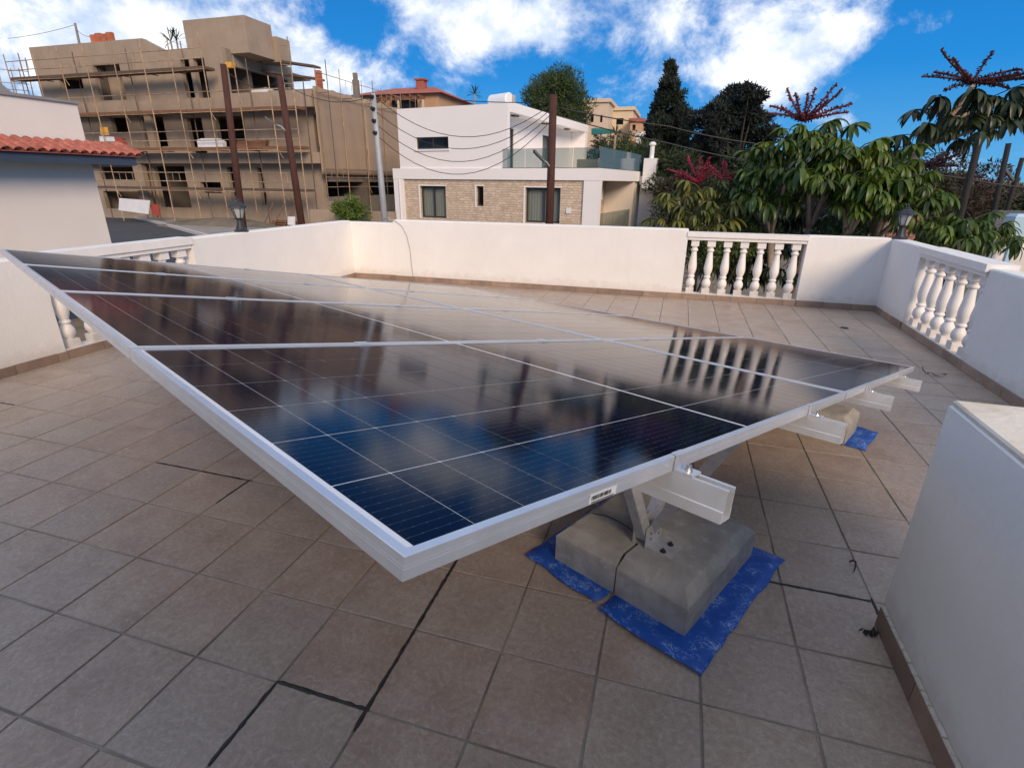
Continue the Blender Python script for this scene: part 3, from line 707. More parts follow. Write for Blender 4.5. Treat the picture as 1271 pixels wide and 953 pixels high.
for j in range(2):
    for i in range(4):
        lab = 'dark solar panel, %s, %s half' % (ROWD[i], ('upper', 'lower')[j])
        e = thing('solar_module', lab, 'solar panel', (0, 0, 0), 'solar panels of the roof array')
        e.matrix_world = amat(j*(PLEN+PGAP), i*(PWID+PGAP))
        for me, lx, ly, rz in ((fm_long, 0, 0, 0), (fm_short, PLEN, 0, 90), (fm_long, PLEN, PWID, 180), (fm_short, 0, PWID, 270)):
            o = bpy.data.objects.new('frame_member', me); col.objects.link(o); o.parent = e; o.location = (lx, ly, 0); o.rotation_euler = (0, 0, R(rz))
        gs = bpy.data.objects.new('glass_sheet', sheet); col.objects.link(gs); gs.parent = e
        for r_ in range(22):
            x = .0235+.0926*(r_+.5)+(.0128 if r_ >= 11 else 0)
            for c_ in range(6):
                o = bpy.data.objects.new('solar_cell', cellm); col.objects.link(o); o.parent = gs
                o.location = (x, .0138+.1844*(c_+.5), -.00305)
        if i == 0 and j == 0:
            st = MB().box((.345, -.0006, -.0285), (.420, -.0001, -.0125))
            so = bpy.data.objects.new('barcode_sticker', st.mesh('barcode_sticker', 'sticker')); col.objects.link(so); so.parent = e; so['label'] = 'small white barcode sticker'
            ink = MB(); x = .349
            for k in range(34):
                w = random.choice((.0004, .0006, .001, .0014))
                if x+w > .414: break
                ink.box((x, -.0009, -.0232), (x+w, -.0007, -.0160)); x += w+random.choice((.0005, .0008, .0013))
            x = .350
            while x < .413:
                ink.box((x, -.0009, -.0285), (x+.0016, -.0007, -.0257)); x += .0028
            io = bpy.data.objects.new('printed_bars', ink.mesh('printed_bars', 'ink')); col.objects.link(io); io.parent = so
# mounting frame
mf = thing('mounting_frame', 'aluminium rails and slanted struts carrying the solar panels', 'mounting frame', (0, 0, 0))
mf.matrix_world = amat(0, 0)
def mfpart(m, name, mat='aluminium_dull', parent=None, smooth=False):
    o = bpy.data.objects.new(name, m.mesh(name, mat, smooth=smooth)); col.objects.link(o); o.parent = parent or mf; return o
RB = [.645, 1.585, 2.53, 3.585]
RWD, RHT, RZ = .040, .064, -.0305
AL = 4*PWID+3*PGAP
w2_, t_ = RWD/2, .0028
cprof = [(-w2_, 0), (-.009, 0), (-.009, -.010), (-.0115, -.010), (-.0115, -t_), (-w2_+t_, -t_), (-w2_+t_, -RHT+t_), (w2_-t_, -RHT+t_), (w2_-t_, -t_), (.0115, -t_), (.0115, -.010), (.009, -.010), (.009, 0), (w2_, 0), (w2_, -.040), (w2_+.0025, -.042), (w2_+.0025, -RHT), (-w2_-.0025, -RHT), (-w2_-.0025, -.042), (-w2_, -.040)]
for rb in RB:
    m = MB(); n = len(cprof)
    for y in (-.108, AL+.10):
        m.v += [Vector((rb+u, y, RZ+z)) for u, z in cprof]
    for i in range(n): m.f.append((i, (i+1) % n, n+(i+1) % n, n+i))
    # end caps of the thin section as strips
    def capstrip(k):
        idx = lambda q: k*n+q
        for q in ((0, 1, 4, 5), (1, 2, 3, 4), (5, 6, 18, 19), (19, 0, 5), (6, 17, 18), (6, 7, 16, 17), (7, 8, 14, 15), (7, 15, 16), (8, 13, 14), (8, 9, 12, 13), (9, 10, 11, 12)):
            m.f.append(tuple(idx(v) for v in q))
    capstrip(0); capstrip(1)
    ro_ = mfpart(m, 'rail')
    # end clamp: foot on the rail, riser against the frame, lip over it
    c = MB().box((rb-.02, -.040, RZ+.0005), (rb+.02, -.0015, RZ+.005)).box((rb-.02, -.0062, RZ+.0052), (rb+.02, -.0012, .0008)).box((rb-.02, -.0062, .001), (rb+.02, .009, .004))
    cc = mfpart(c, 'end_clamp', 'aluminium', ro_)
    mfpart(MB().lathe((rb, -.022, RZ+.005), [(.0085, 0), (.0085, .003), (.0062, .0032), (.0062, .011)], 10), 'clamp_bolt', 'bolt', ro_)
    for i in (1, 2, 3):
        yc = i*(PWID+PGAP)-PGAP/2
        mc = MB().box((rb-.022, yc-.019, .0006), (rb+.022, yc+.019, .0036)).box((rb-.02, yc-.008, RZ), (rb+.02, yc+.008, .0004))
        mfpart(mc, 'mid_clamp', 'aluminium', ro_)
    c2 = MB().box((rb-.02, AL+.0012, RZ+.0052), (rb+.02, AL+.0062, .0008)).box((rb-.02, AL-.009, .001), (rb+.02, AL+.0062, .004))
    mfpart(c2, 'end_clamp', 'aluminium', ro_)
# sloping beams, V struts and footings
bh = Vector((Ab.x, Ab.y, 0)).normalized(); ah = Vector((Aa.x, Aa.y, 0)).normalized()
INV = MAT3.to_4x4(); INV.translation = AP; INV = INV.inverted()
def wpart(m, name, mat, parent=None):
    k = MB(); k.v = [INV @ q for q in m.v]; k.f = m.f; return mfpart(k, name, mat, parent)
BLOCKZ = .168
foot0 = Vector((.785, .895, BLOCKZ))
feet = [foot0, foot0+bh*1.80, foot0+ah*3.05, foot0+ah*3.05+bh*1.80]
zb = RZ-RHT-.003
for a_off in ((foot0-AP).dot(ah), (foot0-AP).dot(ah)+3.05):
    ya = a_off
    MBb = MB().box((.35, ya-.02, zb-.06), (3.95, ya+.02, zb)); mfpart(MBb, 'slope_beam', 'steel')
def beam_pt(f, s_):      # point on the beam's underside above footing f, shifted s_ along the slope
    q = f+bh*s_; t = (An.dot(AP+An*(zb-.03)-q))/An.z; return q+Vector((0, 0, t))
def ang_strut(p0, p1, sd_, w=.022):
    d = (p1-p0).normalized(); sd_ = (sd_-d*sd_.dot(d)).normalized(); th = d.cross(sd_).normalized(); L = (p1-p0).length/2; c = (p0+p1)/2
    return MB().obox(c-sd_*w, d*L, th*w, sd_*.0018).obox(c+th*(w+.0002), d*L, th*.0016, sd_*w)
R2 = ray(900, 557); R2 = CAM+R2*(An.dot(AP-An*.12-CAM)/An.dot(R2))-foot0
for f in feet:
    br = MB(); c = f
    br.obox(c+ah*(-.045)+Vector((0, 0, .003)), bh*.05, ah*.085, Vector((0, 0, .003)))
    br.obox(c+ah*(-.022)+Vector((0, 0, .051)), bh*.062, ah*.002, Vector((0, 0, .0445)))
    br.obox(c+ah*(.034)+Vector((0, 0, .051)), bh*.062, ah*.002, Vector((0, 0, .0445)))
    b_ = wpart(br, 'bracket', 'steel')
    for sx in (-.03, .03):
        for zz in (.035, .062): wpart(MB().tube([c+ah*(-.031)+bh*sx+Vector((0, 0, zz)), c+ah*(.042)+bh*sx+Vector((0, 0, zz))], .0055, 8), 'bracket_bolt', 'bolt', b_)
        wpart(MB().lathe(c+ah*(-.085)+bh*sx+Vector((0, 0, .006)), [(.013, 0), (.013, .002), (.009, .002), (.009, .007), (.005, .007), (.005, .014)], 8), 'anchor_bolt', 'wire_black', b_)
    wpart(ang_strut(c+bh*-.02+ah*.008+Vector((0, 0, .03)), beam_pt(f, -.335)+ah*.008, ah), 'strut', 'steel')
    if f is foot0: wpart(ang_strut(c+bh*.03+ah*.008+Vector((0, 0, .03)), c+R2*1.13, ah, .018), 'strut', 'steel')
    wpart(ang_strut(c+bh*.05+ah*.03+Vector((0, 0, .03)), beam_pt(f, .36)+ah*.03, ah), 'strut', 'steel')
# footings: two kerb blocks side by side on blue membrane
def footing(f, first):
    c0 = f-Vector((0, 0, f.z))+bh*.115+ah*.02
    names = [('grey concrete block under the near strut, the half towards the low white wall', 'grey concrete block under the near strut, the half below the solar panels'),
             ('grey concrete block under the farther strut beside the second rail end', 'grey concrete block under the farther strut, its shaded half'),
             ('grey concrete block footing deep under the array on its cream wall side', 'grey concrete block footing deep under the array next to its twin'),
             ('grey concrete block footing deep under the low far corner of the array', 'grey concrete block footing under the low far corner next to its twin')][first]
    for k, sgn in ((0, -1), (1, 1)):
        hw, hl = .150, (.312 if first in (0, 2) else .155); c = c0+ah*(sgn*.1535)+bh*(0 if first in (0, 2) else .157); m = MB()
        rnd = random.Random(first*10+k)
        lev = [(0, 0, 0), (.0, .0, .06), (.001, .001, .120), (.005, .005, .129), (.040, .044, BLOCKZ-.002), (.050, .054, BLOCKZ)]
        nu, nv = 6, 10
        for li, (iu, iv, z) in enumerate(lev):
            a0 = hw-(iu if sgn < 0 else iu*.1) ; a1 = hw-(iu if sgn > 0 else iu*.1)
            ring = []
            for q in range(nu): ring.append((-a0+(a0+a1)*q/nu, -hl+iv))
            for q in range(nv): ring.append((a1, -hl+iv+2*(hl-iv)*q/nv))
            for q in range(nu): ring.append((a1-(a0+a1)*q/nu, hl-iv))
            for q in range(nv): ring.append((-a0, hl-iv-2*(hl-iv)*q/nv))
            for (u, v) in ring:
                m.v.append(c+ah*(u*1.0)+bh*v+Vector((rnd.uniform(-.0015, .0015), rnd.uniform(-.0015, .0015), z+.004+(rnd.uniform(-.0012, .0012) if z else 0))))
        nr = len(m.v)//len(lev)
        # ah x bh winding: flip
        for li in range(len(lev)-1):
            for q in range(nr):
                a_, b_ = li*nr+q, li*nr+(q+1) % nr; m.f.append((a_, a_+nr, b_+nr, b_))
        m.f.append(tuple(range((len(lev)-1)*nr, len(lev)*nr))[::-1]); m.f.append(tuple(range(nr)))
        o = m.build('concrete_block', 'concrete'); tag(o, names[k], 'concrete block', 'footing blocks of the array')
        # membrane sheet below
        s_ = MB(); nx, ny = 9, 14; ex0, ex1 = (.115, -.005) if sgn < 0 else (-.012, .105)
        pts = []
        for iy in range(ny+1):
            for ix in range(nx+1):
                u = -hw-ex0+(2*hw+ex0+ex1)*ix/nx; v = -hl-((.115 if sgn < 0 else .085) if first in (0, 2) else -.02)+(2*hl+(.19 if first in (0, 2) else .05))*iy/ny
                edge = ix in (0, nx) or iy in (0, ny)
                lift = (max(0, (abs(v)-hl)/.1)**2*.012*rnd.uniform(.3, 1) if iy < 2 else 0)+ (.004*rnd.random() if edge else 0)
                jj = .006 if edge else 0
                s_.v.append(c+ah*(u+rnd.uniform(-jj, jj))+bh*(v+rnd.uniform(-jj, jj)-(.012*math.sin(ix*.35+k) if iy == 0 else 0))+Vector((0, 0, .0018+lift+(.0015 if k else 0))))
        for iy in range(ny):
            for ix in range(nx):
                q = iy*(nx+1)+ix; s_.f.append((q, q+nx+1, q+nx+2, q+1))
        so = s_.build('membrane_mat', 'membrane', smooth=True)
        so.modifiers.new('thickness', 'SOLIDIFY').thickness = .0022
        so.modifiers['thickness'].offset = 1
        tag(so, ['bright blue membrane mat under the near concrete block, its front corner bare', 'bright blue membrane mat strip under the near block half below the panels', 'blue membrane mat peeping out beyond the second rail end', 'blue membrane mat under the shaded half of the farther footing', 'blue membrane mat under the footing on the cream wall side', 'blue membrane mat beside the footing on the cream wall side', 'blue membrane mat under the low far corner footing', 'blue membrane mat beside the low far corner footing'][first*2+k], 'membrane mat', 'blue membrane mats')
for i, f in enumerate(feet): footing(f, i)
# cable between the blocks, debris
q0 = arr(1.0, .62, -.2); c0 = foot0
tag(MB().tube([at(735, 637, z=.172), at(752, 640, z=.172), at(768, 647, z=.172), at(781, 655, z=.172), at(788, 662, z=.172), at(800, 668, z=.172)], .0026, 6).build('solar_cable', 'wire_black', smooth=True), 'black cable lying across the near concrete block under the panels', 'cable')
tag(MB().tube([at(1054, 697, z=.006), at(1058, 695, z=.016), at(1062, 697, z=.014), at(1062, 703, z=.008), at(1060, 709, z=.006)], [.003, .004, .004, .003, .002], 6).build('twig', 'twig', smooth=True), 'small curled black twig on the tiles between footing and low wall', 'twig')
db = MB(); p_ = at(1078, 788, z=0)
for k in range(9): db.prism([p_+Vector((-.028+.006*k+random.uniform(-.004, .004), random.uniform(-.016, .016), .002)), p_+Vector((-.018+.006*k, random.uniform(-.018, .012), .004+.012*random.random())), p_+Vector((-.02+.006*k, random.uniform(-.008, .02), .008+.014*random.random()))], (.003, .004, .005))
tag(db.build('debris_scrap', 'black_plastic'), 'black plastic scrap at the foot of the low wall', 'scrap')
dl = MB(); p_ = at(1163, 466, z=.004)
for k in range(8):
    s_ = (k-3.5)*.022
    dl.v += [p_+Vector((s_, -.018*(1-abs(k-3.5)/4.2), .004+.02*abs(math.sin(k*1.1)))), p_+Vector((s_, .018*(1-abs(k-3.5)/4.2), .012+.01*math.cos(k))) ]
    if k: dl.f.append((2*k-2, 2*k-1, 2*k+1, 2*k))
dl.tube([p_+Vector((-.08, 0, .008)), p_+Vector((-.10, .03, .03)), p_+Vector((-.105, .05, .055))], .004, 5)
do = dl.build('dry_leaf', 'dry_leaf'); do.modifiers.new('thickness', 'SOLIDIFY').thickness = .001
tag(do, 'curled brown dry leaf on the tiles near the right balustrade', 'leaf')
sp_ = MB(); p_ = at(1048, 407, z=.001); sp_.lathe(p_, [(.045, 0), (.04, .006), (.02, .009)], 9)
tag(sp_.build('drain_cover', 'black_plastic'), 'small dark drain cover on the far tiles before the back parapet', 'drain cover')
# ------------------------------------------------------------------ left neighbour house
HX = -12.0
e0 = at(137, 300, x=HX); hy1 = e0.y+.02; htop = at(98, 130, x=HX).z
lh = thing('neighbour_house', 'cream rendered house with red tiled eave and dark blue fascia on the left', 'house', (HX-3, 2, -1.45))
wy0 = at(62, 392, x=HX).y; 
wz0, wz1 = at(84, 424, x=HX).z, at(84, 385, x=HX).z
MB().wall((HX, 0, 0), (0, 1, 0), (1, 0, 0), .25, -9, hy1, -1.6, htop, [(wy0-.1, wy0+1.5, wz0, wz1)]).build('wall', 'house_cream', lh)
MB().box((HX-6, hy1-.25, -1.6), (HX-.252, hy1-.002, htop-.02)).build('wall', 'house_cream', lh)
MB().box((HX-6, -9, htop-.45), (HX-.252, hy1-.252, htop-.3)).build('flat_roof', 'grey_roof', lh)
MB().box((HX-.32, -9.0, htop+.001), (HX+.045, hy1+.045, htop+.055)).build('coping', 'grey_roof', lh)
wf = MB().box((HX-.14, wy0-.1, wz0), (HX-.12, wy0+1.5, wz1)).build('window', 'fascia', lh)
MB().box((HX-.02, wy0-.2, wz0-.1), (HX+.12, wy0+1.6, wz0-.002)).build('window_sill', 'white_paint', lh)
# sloped grey stair roof at the left edge of the picture
a0, a1 = at(-25, 82, x=HX-1.0), at(26, 124, x=HX-1.0)
MB().prism([a0, a1, a1+Vector((0, 0, -.35)), a0+Vector((0, 0, -.35))], (-2.2, 0, 0)).build('stair_roof', 'grey_roof', lh)
# eave
EX = HX+.62
ey1 = at(175, 200, x=EX).y; ez = at(173, 206, x=EX).z; ezt = at(173, 196.5, x=EX).z
rz1 = at(104, 178, x=HX).z
fa = MB().box((EX-.035, -8, ez), (EX, ey1-.12, ezt)).build('fascia', 'fascia', lh)
MB().box((HX+.001, ey1-.16, ez), (EX-.037, ey1-.121, ezt)).build('fascia', 'fascia', lh)
sl = Vector((HX-EX, 0, rz1-ezt-.06)); slen = sl.length; sl.normalize(); sn = Vector((-sl.z, 0, sl.x))
if sn.z < 0: sn = -sn
MB().prism([Vector((EX-.003, -8, ezt+.002)), Vector((EX-.003, ey1-.1, ezt+.002)), Vector((HX+.002, ey1-.1, rz1-.06)), Vector((HX+.002, -8, rz1-.06))], (0, 0, -.04)).build('soffit_board', 'fascia', lh)
tw, ncourse = .205, 4
tl = slen/ncourse+.07
tmesh = MB(); nn_ = 7
for (s_, rr) in ((0, .092), (tl, .074)):
    for k in range(nn_):
        a = math.pi*k/(nn_-1); tmesh.v.append(Vector((s_, math.cos(a)*rr, math.sin(a)*rr*.66)))
    for k in range(nn_):
        a = math.pi*k/(nn_-1); tmesh.v.append(Vector((s_, math.cos(a)*(rr-.016), math.sin(a)*(rr-.016)*.66)))
for k in range(nn_-1):
    tmesh.f += [(k, k+1, 2*nn_+k+1, 2*nn_+k), (nn_+k+1, nn_+k, 3*nn_+k, 3*nn_+k+1), (k+1, k, nn_+k, nn_+k+1)]
tmesh = tmesh.mesh('roof_tile', 'roof_red', smooth=True)
pan = MB()
rot = Matrix((sl, (0, 1, 0) if sl.cross(Vector((0, 1, 0))).dot(sn) > 0 else (0, -1, 0), sn)).transposed()
roof = MB().prism([Vector((EX+.06, -8, ezt+.02))+sn*.012, Vector((EX+.06, ey1-.02, ezt+.02))+sn*.012, Vector((EX+.06, ey1-.02, ezt+.02))+sl*(slen+.05)+sn*.012, Vector((EX+.06, -8, ezt+.02))+sl*(slen+.05)+sn*.012], sn*-.02).build('tiled_roof', 'roof_red', lh)
nrow = int((ey1-1.0)/tw)
for c_ in range(ncourse):
    for k in range(22):
        yy = ey1-.09-k*tw
        o = bpy.data.objects.new('roof_tile', tmesh); col.objects.link(o); o.parent = roof
        q = Vector((EX+.07, yy, ezt+.02))+sl*(c_*slen/ncourse)+sn*(.016+.014)
        m4 = rot.to_4x4(); m4.translation = q-ORG[lh.name]
        tilt = Matrix.Rotation(-.06+random.uniform(-.02, .02), 4, 'Y') @ Matrix.Rotation(random.uniform(-.04, .04), 4, 'Z')
        o.matrix_local = m4 @ tilt
# verge tiles along the end of the roof
for k in range(4):
    o = bpy.data.objects.new('verge_tile', tmesh); col.objects.link(o); o.parent = roof
    q = Vector((EX+.07, ey1, ezt+.06))+sl*(k*slen/4)+sn*.02
    m4 = rot.to_4x4(); m4.translation = q-ORG[lh.name]; o.matrix_local = m4

# ------------------------------------------------------------------ building under construction
YC = 28.0
def rc(x0, y0, x1, y1, Y=YC):
    xm, ym = (x0+x1)/2, (y0+y1)/2
    return (at(x0, ym, y=Y).x, at(x1, ym, y=Y).x, at(xm, y1, y=Y).z, at(xm, y0, y=Y).z)
ZB = -1.25
cb = thing('unfinished_building', 'tan unfinished concrete apartment block wrapped in scaffolding', 'building', (-30, 33, ZB))
XL, XR = -41.2, -19.9
zA0, zA1, zB0, zB1 = 5.43, 6.05, 2.45, 3.05
F = (1, 0, 0); Nf = (0, -1, 0)
def boxp(name, lo, hi, mat='render_tan', par=None): return MB().box(lo, hi).build(name, mat, par or cb)
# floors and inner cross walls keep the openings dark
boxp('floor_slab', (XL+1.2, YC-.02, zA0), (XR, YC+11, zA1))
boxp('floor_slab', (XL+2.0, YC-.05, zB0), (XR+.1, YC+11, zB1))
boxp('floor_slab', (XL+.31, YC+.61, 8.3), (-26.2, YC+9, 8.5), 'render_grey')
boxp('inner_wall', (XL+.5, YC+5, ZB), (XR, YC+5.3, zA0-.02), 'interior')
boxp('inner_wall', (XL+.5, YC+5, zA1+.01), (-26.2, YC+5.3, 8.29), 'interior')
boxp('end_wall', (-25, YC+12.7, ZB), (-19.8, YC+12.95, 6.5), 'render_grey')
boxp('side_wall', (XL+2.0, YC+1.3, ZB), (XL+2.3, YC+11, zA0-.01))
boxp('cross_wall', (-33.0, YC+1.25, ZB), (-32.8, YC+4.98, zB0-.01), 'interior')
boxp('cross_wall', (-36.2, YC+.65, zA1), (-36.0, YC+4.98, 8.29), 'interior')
# top storey
h2 = [rc(68, 97, 97, 110), rc(113, 78, 147, 124), rc(222, 72, 233, 121), rc(238, 71, 252, 121)]
t2 = 9.45
MB().wall((0, YC+.3, 0), F, Nf, .3, XL, -31.6, zA1-.01, t2, [h for h in h2 if h[1] < -31.6]).build('front_wall', 'render_tan', cb)
MB().wall((0, YC+.302, 0), F, Nf, .3, -31.598, -25.85, zA1-.01, 8.72, [h for h in h2 if h[0] > -31.6]).build('front_wall', 'render_tan', cb)
MB().prism([(-31.59, YC+.31, 8.723), (-30.0, YC+.31, 8.723), (-31.59, YC+.31, 9.44)], (0, .28, 0)).build('sloped_parapet', 'render_tan', cb)
pa = h2[1]
MB().wall((0, YC+1.1, 0), F, Nf, .2, pa[0]-.4, pa[1]+.4, zA1, 8.7, [(pa[0]+1.1, pa[1], zA1, 8.25)]).build('recessed_wall', 'render_tan', cb)
boxp('side_wall', (XL, YC+.602, zA1-.01), (XL+.3, YC+9, t2-.005))
boxp('corner_pier', (XL-.5, YC+.9, 7.2), (XL-.002, YC+2.0, 7.7))
# loggia at the right end of the top storey
boxp('loggia_beam', (-26.15, YC+.604, 7.86), (-25.85, YC+6.5, 8.71), 'render_grey')
boxp('loggia_post', (-26.14, YC+5.9, zA1), (-25.86, YC+6.48, 7.858), 'render_grey')
boxp('loggia_wall', (-30.6, YC+2.6, zA1), (-26.16, YC+2.85, 9.0), 'interior')
boxp('loggia_wall', (-25.9, YC+6.49, zA1), (-22.5, YC+6.75, 6.75), 'render_tan')
boxp('balcony_upstand', (-26.1, YC+.02, zA1+.001), (XR+.02, YC+.2, zA1+.22), 'render_tan')
# penthouse
p0, p1, q0, q1 = rc(229, 22, 306, 60, YC+1.0)
boxp('stair_tower', (p0, YC+1.0, 8.5), (p1, YC+3.2, q1))
boxp('stair_tower', (p1-1.0, YC+3.202, 8.4), (p1+.3, YC+4.4, q1-.6))
# middle storey, set back, with openings
h1 = [rc(122, 144, 143, 163), rc(163, 143, 190, 181), rc(220, 144, 239, 190), rc(255, 142, 291, 182), rc(379, 140, 393, 190)]
MB().wall((0, YC+.9, 0), F, Nf, .3, XL+2.0, XR-.1, zB1, zA0, h1).build('front_wall', 'render_tan', cb)
boxp('column', (at(183, 160, y=YC+.4).x, YC+.3, zB1), (at(191, 160, y=YC+.4).x, YC+.65, zA0))
# ground storey
h0 = [rc(112, 207, 168, 223), rc(184, 206, 222, 258), rc(238, 226, 264, 240), rc(274, 207, 281, 250), rc(312, 208, 319, 255), rc(118, 238, 180, 260), rc(392, 206, 400, 250)]
MB().wall((0, YC+.7, 0), F, Nf, .3, XL+2.0, XR+.05, ZB-.2, zB0, h0).build('front_wall', 'render_tan', cb)
boxp('column', (at(172, 230, y=YC+.2).x, YC+.05, ZB-.1), (at(183, 230, y=YC+.2).x, YC+.4, zB0))
boxp('roof_water_pipe', (-34.6, YC+4, 9.2), (-34.5, YC+4.1, 9.25), 'render_grey')
# wing on the right behind the dust net
NX = -19.75
boxp('wing_wall', (NX-.6, YC+1.2, 1.7), (NX-.35, YC+12.6, 6.35), 'render_grey')
boxp('wing_slab', (NX-4, YC+1.2, 6.36), (NX-.3, YC+12.6, 6.52), 'render_grey')
boxp('wing_slab', (NX-4, YC+1.2, 1.45), (NX-.33, YC+12.6, 1.69), 'render_grey')
boxp('wing_wall', (NX-.9, YC+1.2, ZB-.1), (NX-.7, YC+12.6, .55), 'render_grey')
boxp('wing_wall', (NX-4.2, YC+1.3, ZB), (NX-4.0, YC+12.6, 6.3), 'interior')
# dust net in hanging lengths
for k, (ya, yb) in enumerate(((YC, YC+5.15), (YC+5.22, YC+12.9))):
    nm = MB(); nu, nv = 26, 16; zt, zb_ = 6.45, 1.86
    for j in range(nv+1):
        for i in range(nu+1):
            yy = ya+(yb-ya)*i/nu; zz = zb_+(zt-zb_)*j/nv
            zz += (.05*math.sin(i*.8+k) if j == nv else 0)
            nm.v.append(Vector((NX+.012*math.sin(i*1.1+j*.25+k*2)+.008*math.sin(i*2.7+j*.1)+(.03 if j in (5, 11) else 0), yy, zz)))
    for j in range(nv):
        for i in range(nu):
            q = j*(nu+1)+i; nm.f.append((q, q+1, q+nu+2, q+nu+1))
    no = nm.build('dust_net', 'net', smooth=True)
    no.modifiers.new('thickness', 'SOLIDIFY').thickness = .01
    tag(no, ['wide tan dust net hanging on the scaffold wing beside the steel pole', 'tan dust net length on the scaffold wing next to the white villa'][k], 'dust net', 'dust nets on the scaffold')
# things on the flat roof
rb_ = at(125, 45, y=YC+.4)
for k in range(4):
    b_ = MB().box((rb_.x-.85+k*.45, YC+.35, t2+.002), (rb_.x-.45+k*.45, YC+.58, t2+.42+.06*(k % 2)))
    tag(b_.build('brick_stack', 'brick_orange'), ['orange brick stack on the flat roof, end one towards the roof mast', 'orange brick stack on the flat roof, second from the roof mast', 'orange brick stack on the flat roof, third from the roof mast', 'orange brick stack on the flat roof, end one away from the mast'][k], 'bricks', 'orange brick stacks on the roof')
bc = MB()
for k in range(5): bc.box((-20.45, YC+1.3, 6.53+k*.19), (-20.15, YC+1.6, 6.53+k*.19+.175))
tag(bc.build('brick_column', 'brick_orange'), 'raw orange brick column on the wing roof above the dust net', 'brick column')
cc_ = MB().box((NX-.75, YC+5.3, 6.53), (NX-.4, YC+5.6, 7.6)).box((NX-.7, YC+5.35, 7.6), (NX-.45, YC+5.55, 8.0))
tag(cc_.build('concrete_stub', 'render_grey'), 'grey concrete column stub on the wing roof beside the steel pole', 'column')

# ------------------------------------------------------------------ scaffolding
def scaffold(label, xs_, ya, yb, top, levels, Rr=.030, group=None, axis='x'):
    s = thing('scaffolding', label, 'scaffolding', (xs_[0], ya, ZB), group)
    P = (lambda u, v, z: Vector((u, v, z))) if axis == 'x' else (lambda u, v, z: Vector((v, u, z)))
    for i, u in enumerate(xs_):
        for v in ((ya, yb) if i % 2 == 0 else (ya,)):
            t = top(i)+random.uniform(-.15, .35)
            MB().tube([P(u+random.uniform(-.05, .05), v, ZB), P(u+random.uniform(-.05, .05), v, t)], Rr, 6).build('standard', 'tube_rust' if v == ya else 'tube_dark', s)
    for lz, plank, i0, i1 in levels:
        for i in range(i0, i1):
            u0, u1 = xs_[i], xs_[i+1]; sag = random.uniform(-.03, .03)
            if plank: MB().box(*[tuple(P(*q)) for q in ((u0-.1 if i == i0 else u0+.003, ya+.05, lz), (u1-.003, yb-.05, lz+.13+.02*random.random()))]).build('plank_deck', plank, s) if axis == 'x' else MB().box((ya+.05, u0+.003, lz), (yb-.05, u1-.003, lz+.08)).build('plank_deck', plank, s)
            for dz in ((-.05, .5, 1.0) if lz != levels[1][0] else (-.05, 1.0)):
                MB().tube([P(u0, ya, lz+dz), P(u1, ya, lz+dz+sag)], Rr*.8, 5).build('guard_rail', 'tube_rust', s)
            MB().tube([P(u0, ya, lz-.06), P(u0, yb, lz-.06)], Rr*.8, 5).build('transom', 'tube_dark', s)
            if (i+int(lz)) % 3 == 0: MB().tube([P(u0, ya, lz-.06), P(u0+.3, ya, lz-.5)], Rr*.7, 5).build('knee_brace', 'tube_rust', s)
            if (i+int(lz)) % 2 and lz in (levels[0][0], levels[-1][0]): 
                for q in range(1, 4):
                    uu = u0+(u1-u0)*q/4; MB().tube([P(uu, ya, lz+.5), P(uu, ya, lz+1.0)], Rr*.55, 5).build('guard_post', 'tube_rust', s)
    return s
FX = [XL-.3, -39.0, -36.8, -34.7, -32.5, -30.3, -28.2, -26.0, -23.8, -21.7, -20.2]
lv = [(at(150, 92, y=YC-1).z, 'plank', 0, 7), (at(250, 139, y=YC-1).z, 'brown_board', 1, 10), (at(250, 186, y=YC-1).z, 'brown_board', 2, 10), (at(250, 236, y=YC-1).z, 'plank', 2, 10)]
scaffold('rusty tube scaffolding across the front of the unfinished building', FX, YC-1.15, YC-.25, lambda i: 8.9 if i < 8 else (8.0 if i == 8 else 6.6), lv)
s2 = scaffold('pale scaffold tower frames on the wing roof above the dust net', [YC+.2, YC+2.6, YC+5.0, YC+7.4, YC+10.2, YC+12.6], NX+.10, NX+.85, lambda i: 7.4, [(1.2, None, 0, 5), (6.2, None, 0, 5)], axis='y', Rr=.024)
s3 = thing('scaffolding', 'thin free scaffold frame rising beside the stair tower', 'scaffolding', (-22.5, YC+3, zA1))
for x_ in (at(348, 70, y=YC+2).x, at(360, 70, y=YC+2).x):
    MB().tube([(x_, YC+2, zA1), (x_-.05, YC+2, 9.4)], .028, 6).build('standard', 'tube_rust', s3)
for z_ in (7.0, 8.0, 9.0):
    MB().tube([(at(348, 70, y=YC+2).x, YC+2, z_), (at(360, 70, y=YC+2).x, YC+2, z_-.05)], .022, 5).build('guard_rail', 'tube_rust', s3)
for k, (x0_, x1_, z_) in enumerate(((-25.8, -21.9, 8.42), (-25.8, -21.7, 7.72))):
    MB().prism([(x0_, YC+3.4, z_+.35), (x1_, YC+3.4, z_-.25), (x1_, YC+3.4, z_-.37), (x0_, YC+3.4, z_+.23)], (0, .7, 0)).build('plank_deck', 'plank', s3)
s4 = thing('scaffolding', 'thin scaffold frames standing beyond the cream house roof', 'scaffolding', (XL-3, YC, 6))
for px_ in (2, 18, 28, 36):
    a_ = at(px_, 130, y=YC+.5); b_ = at(px_-5, 85 if px_ < 30 else 72, y=YC+.5)
    MB().tube([(a_.x, YC+.5, ZB), (b_.x, YC+.5, b_.z)], .03, 6).build('standard', 'tube_rust', s4)
for py_ in (88, 104, 112):
    a_, b_ = at(-2, py_-2, y=YC+.5), at(36, py_+1, y=YC+.5); MB().tube([a_, b_], .024, 5).build('guard_rail', 'tube_rust', s4)
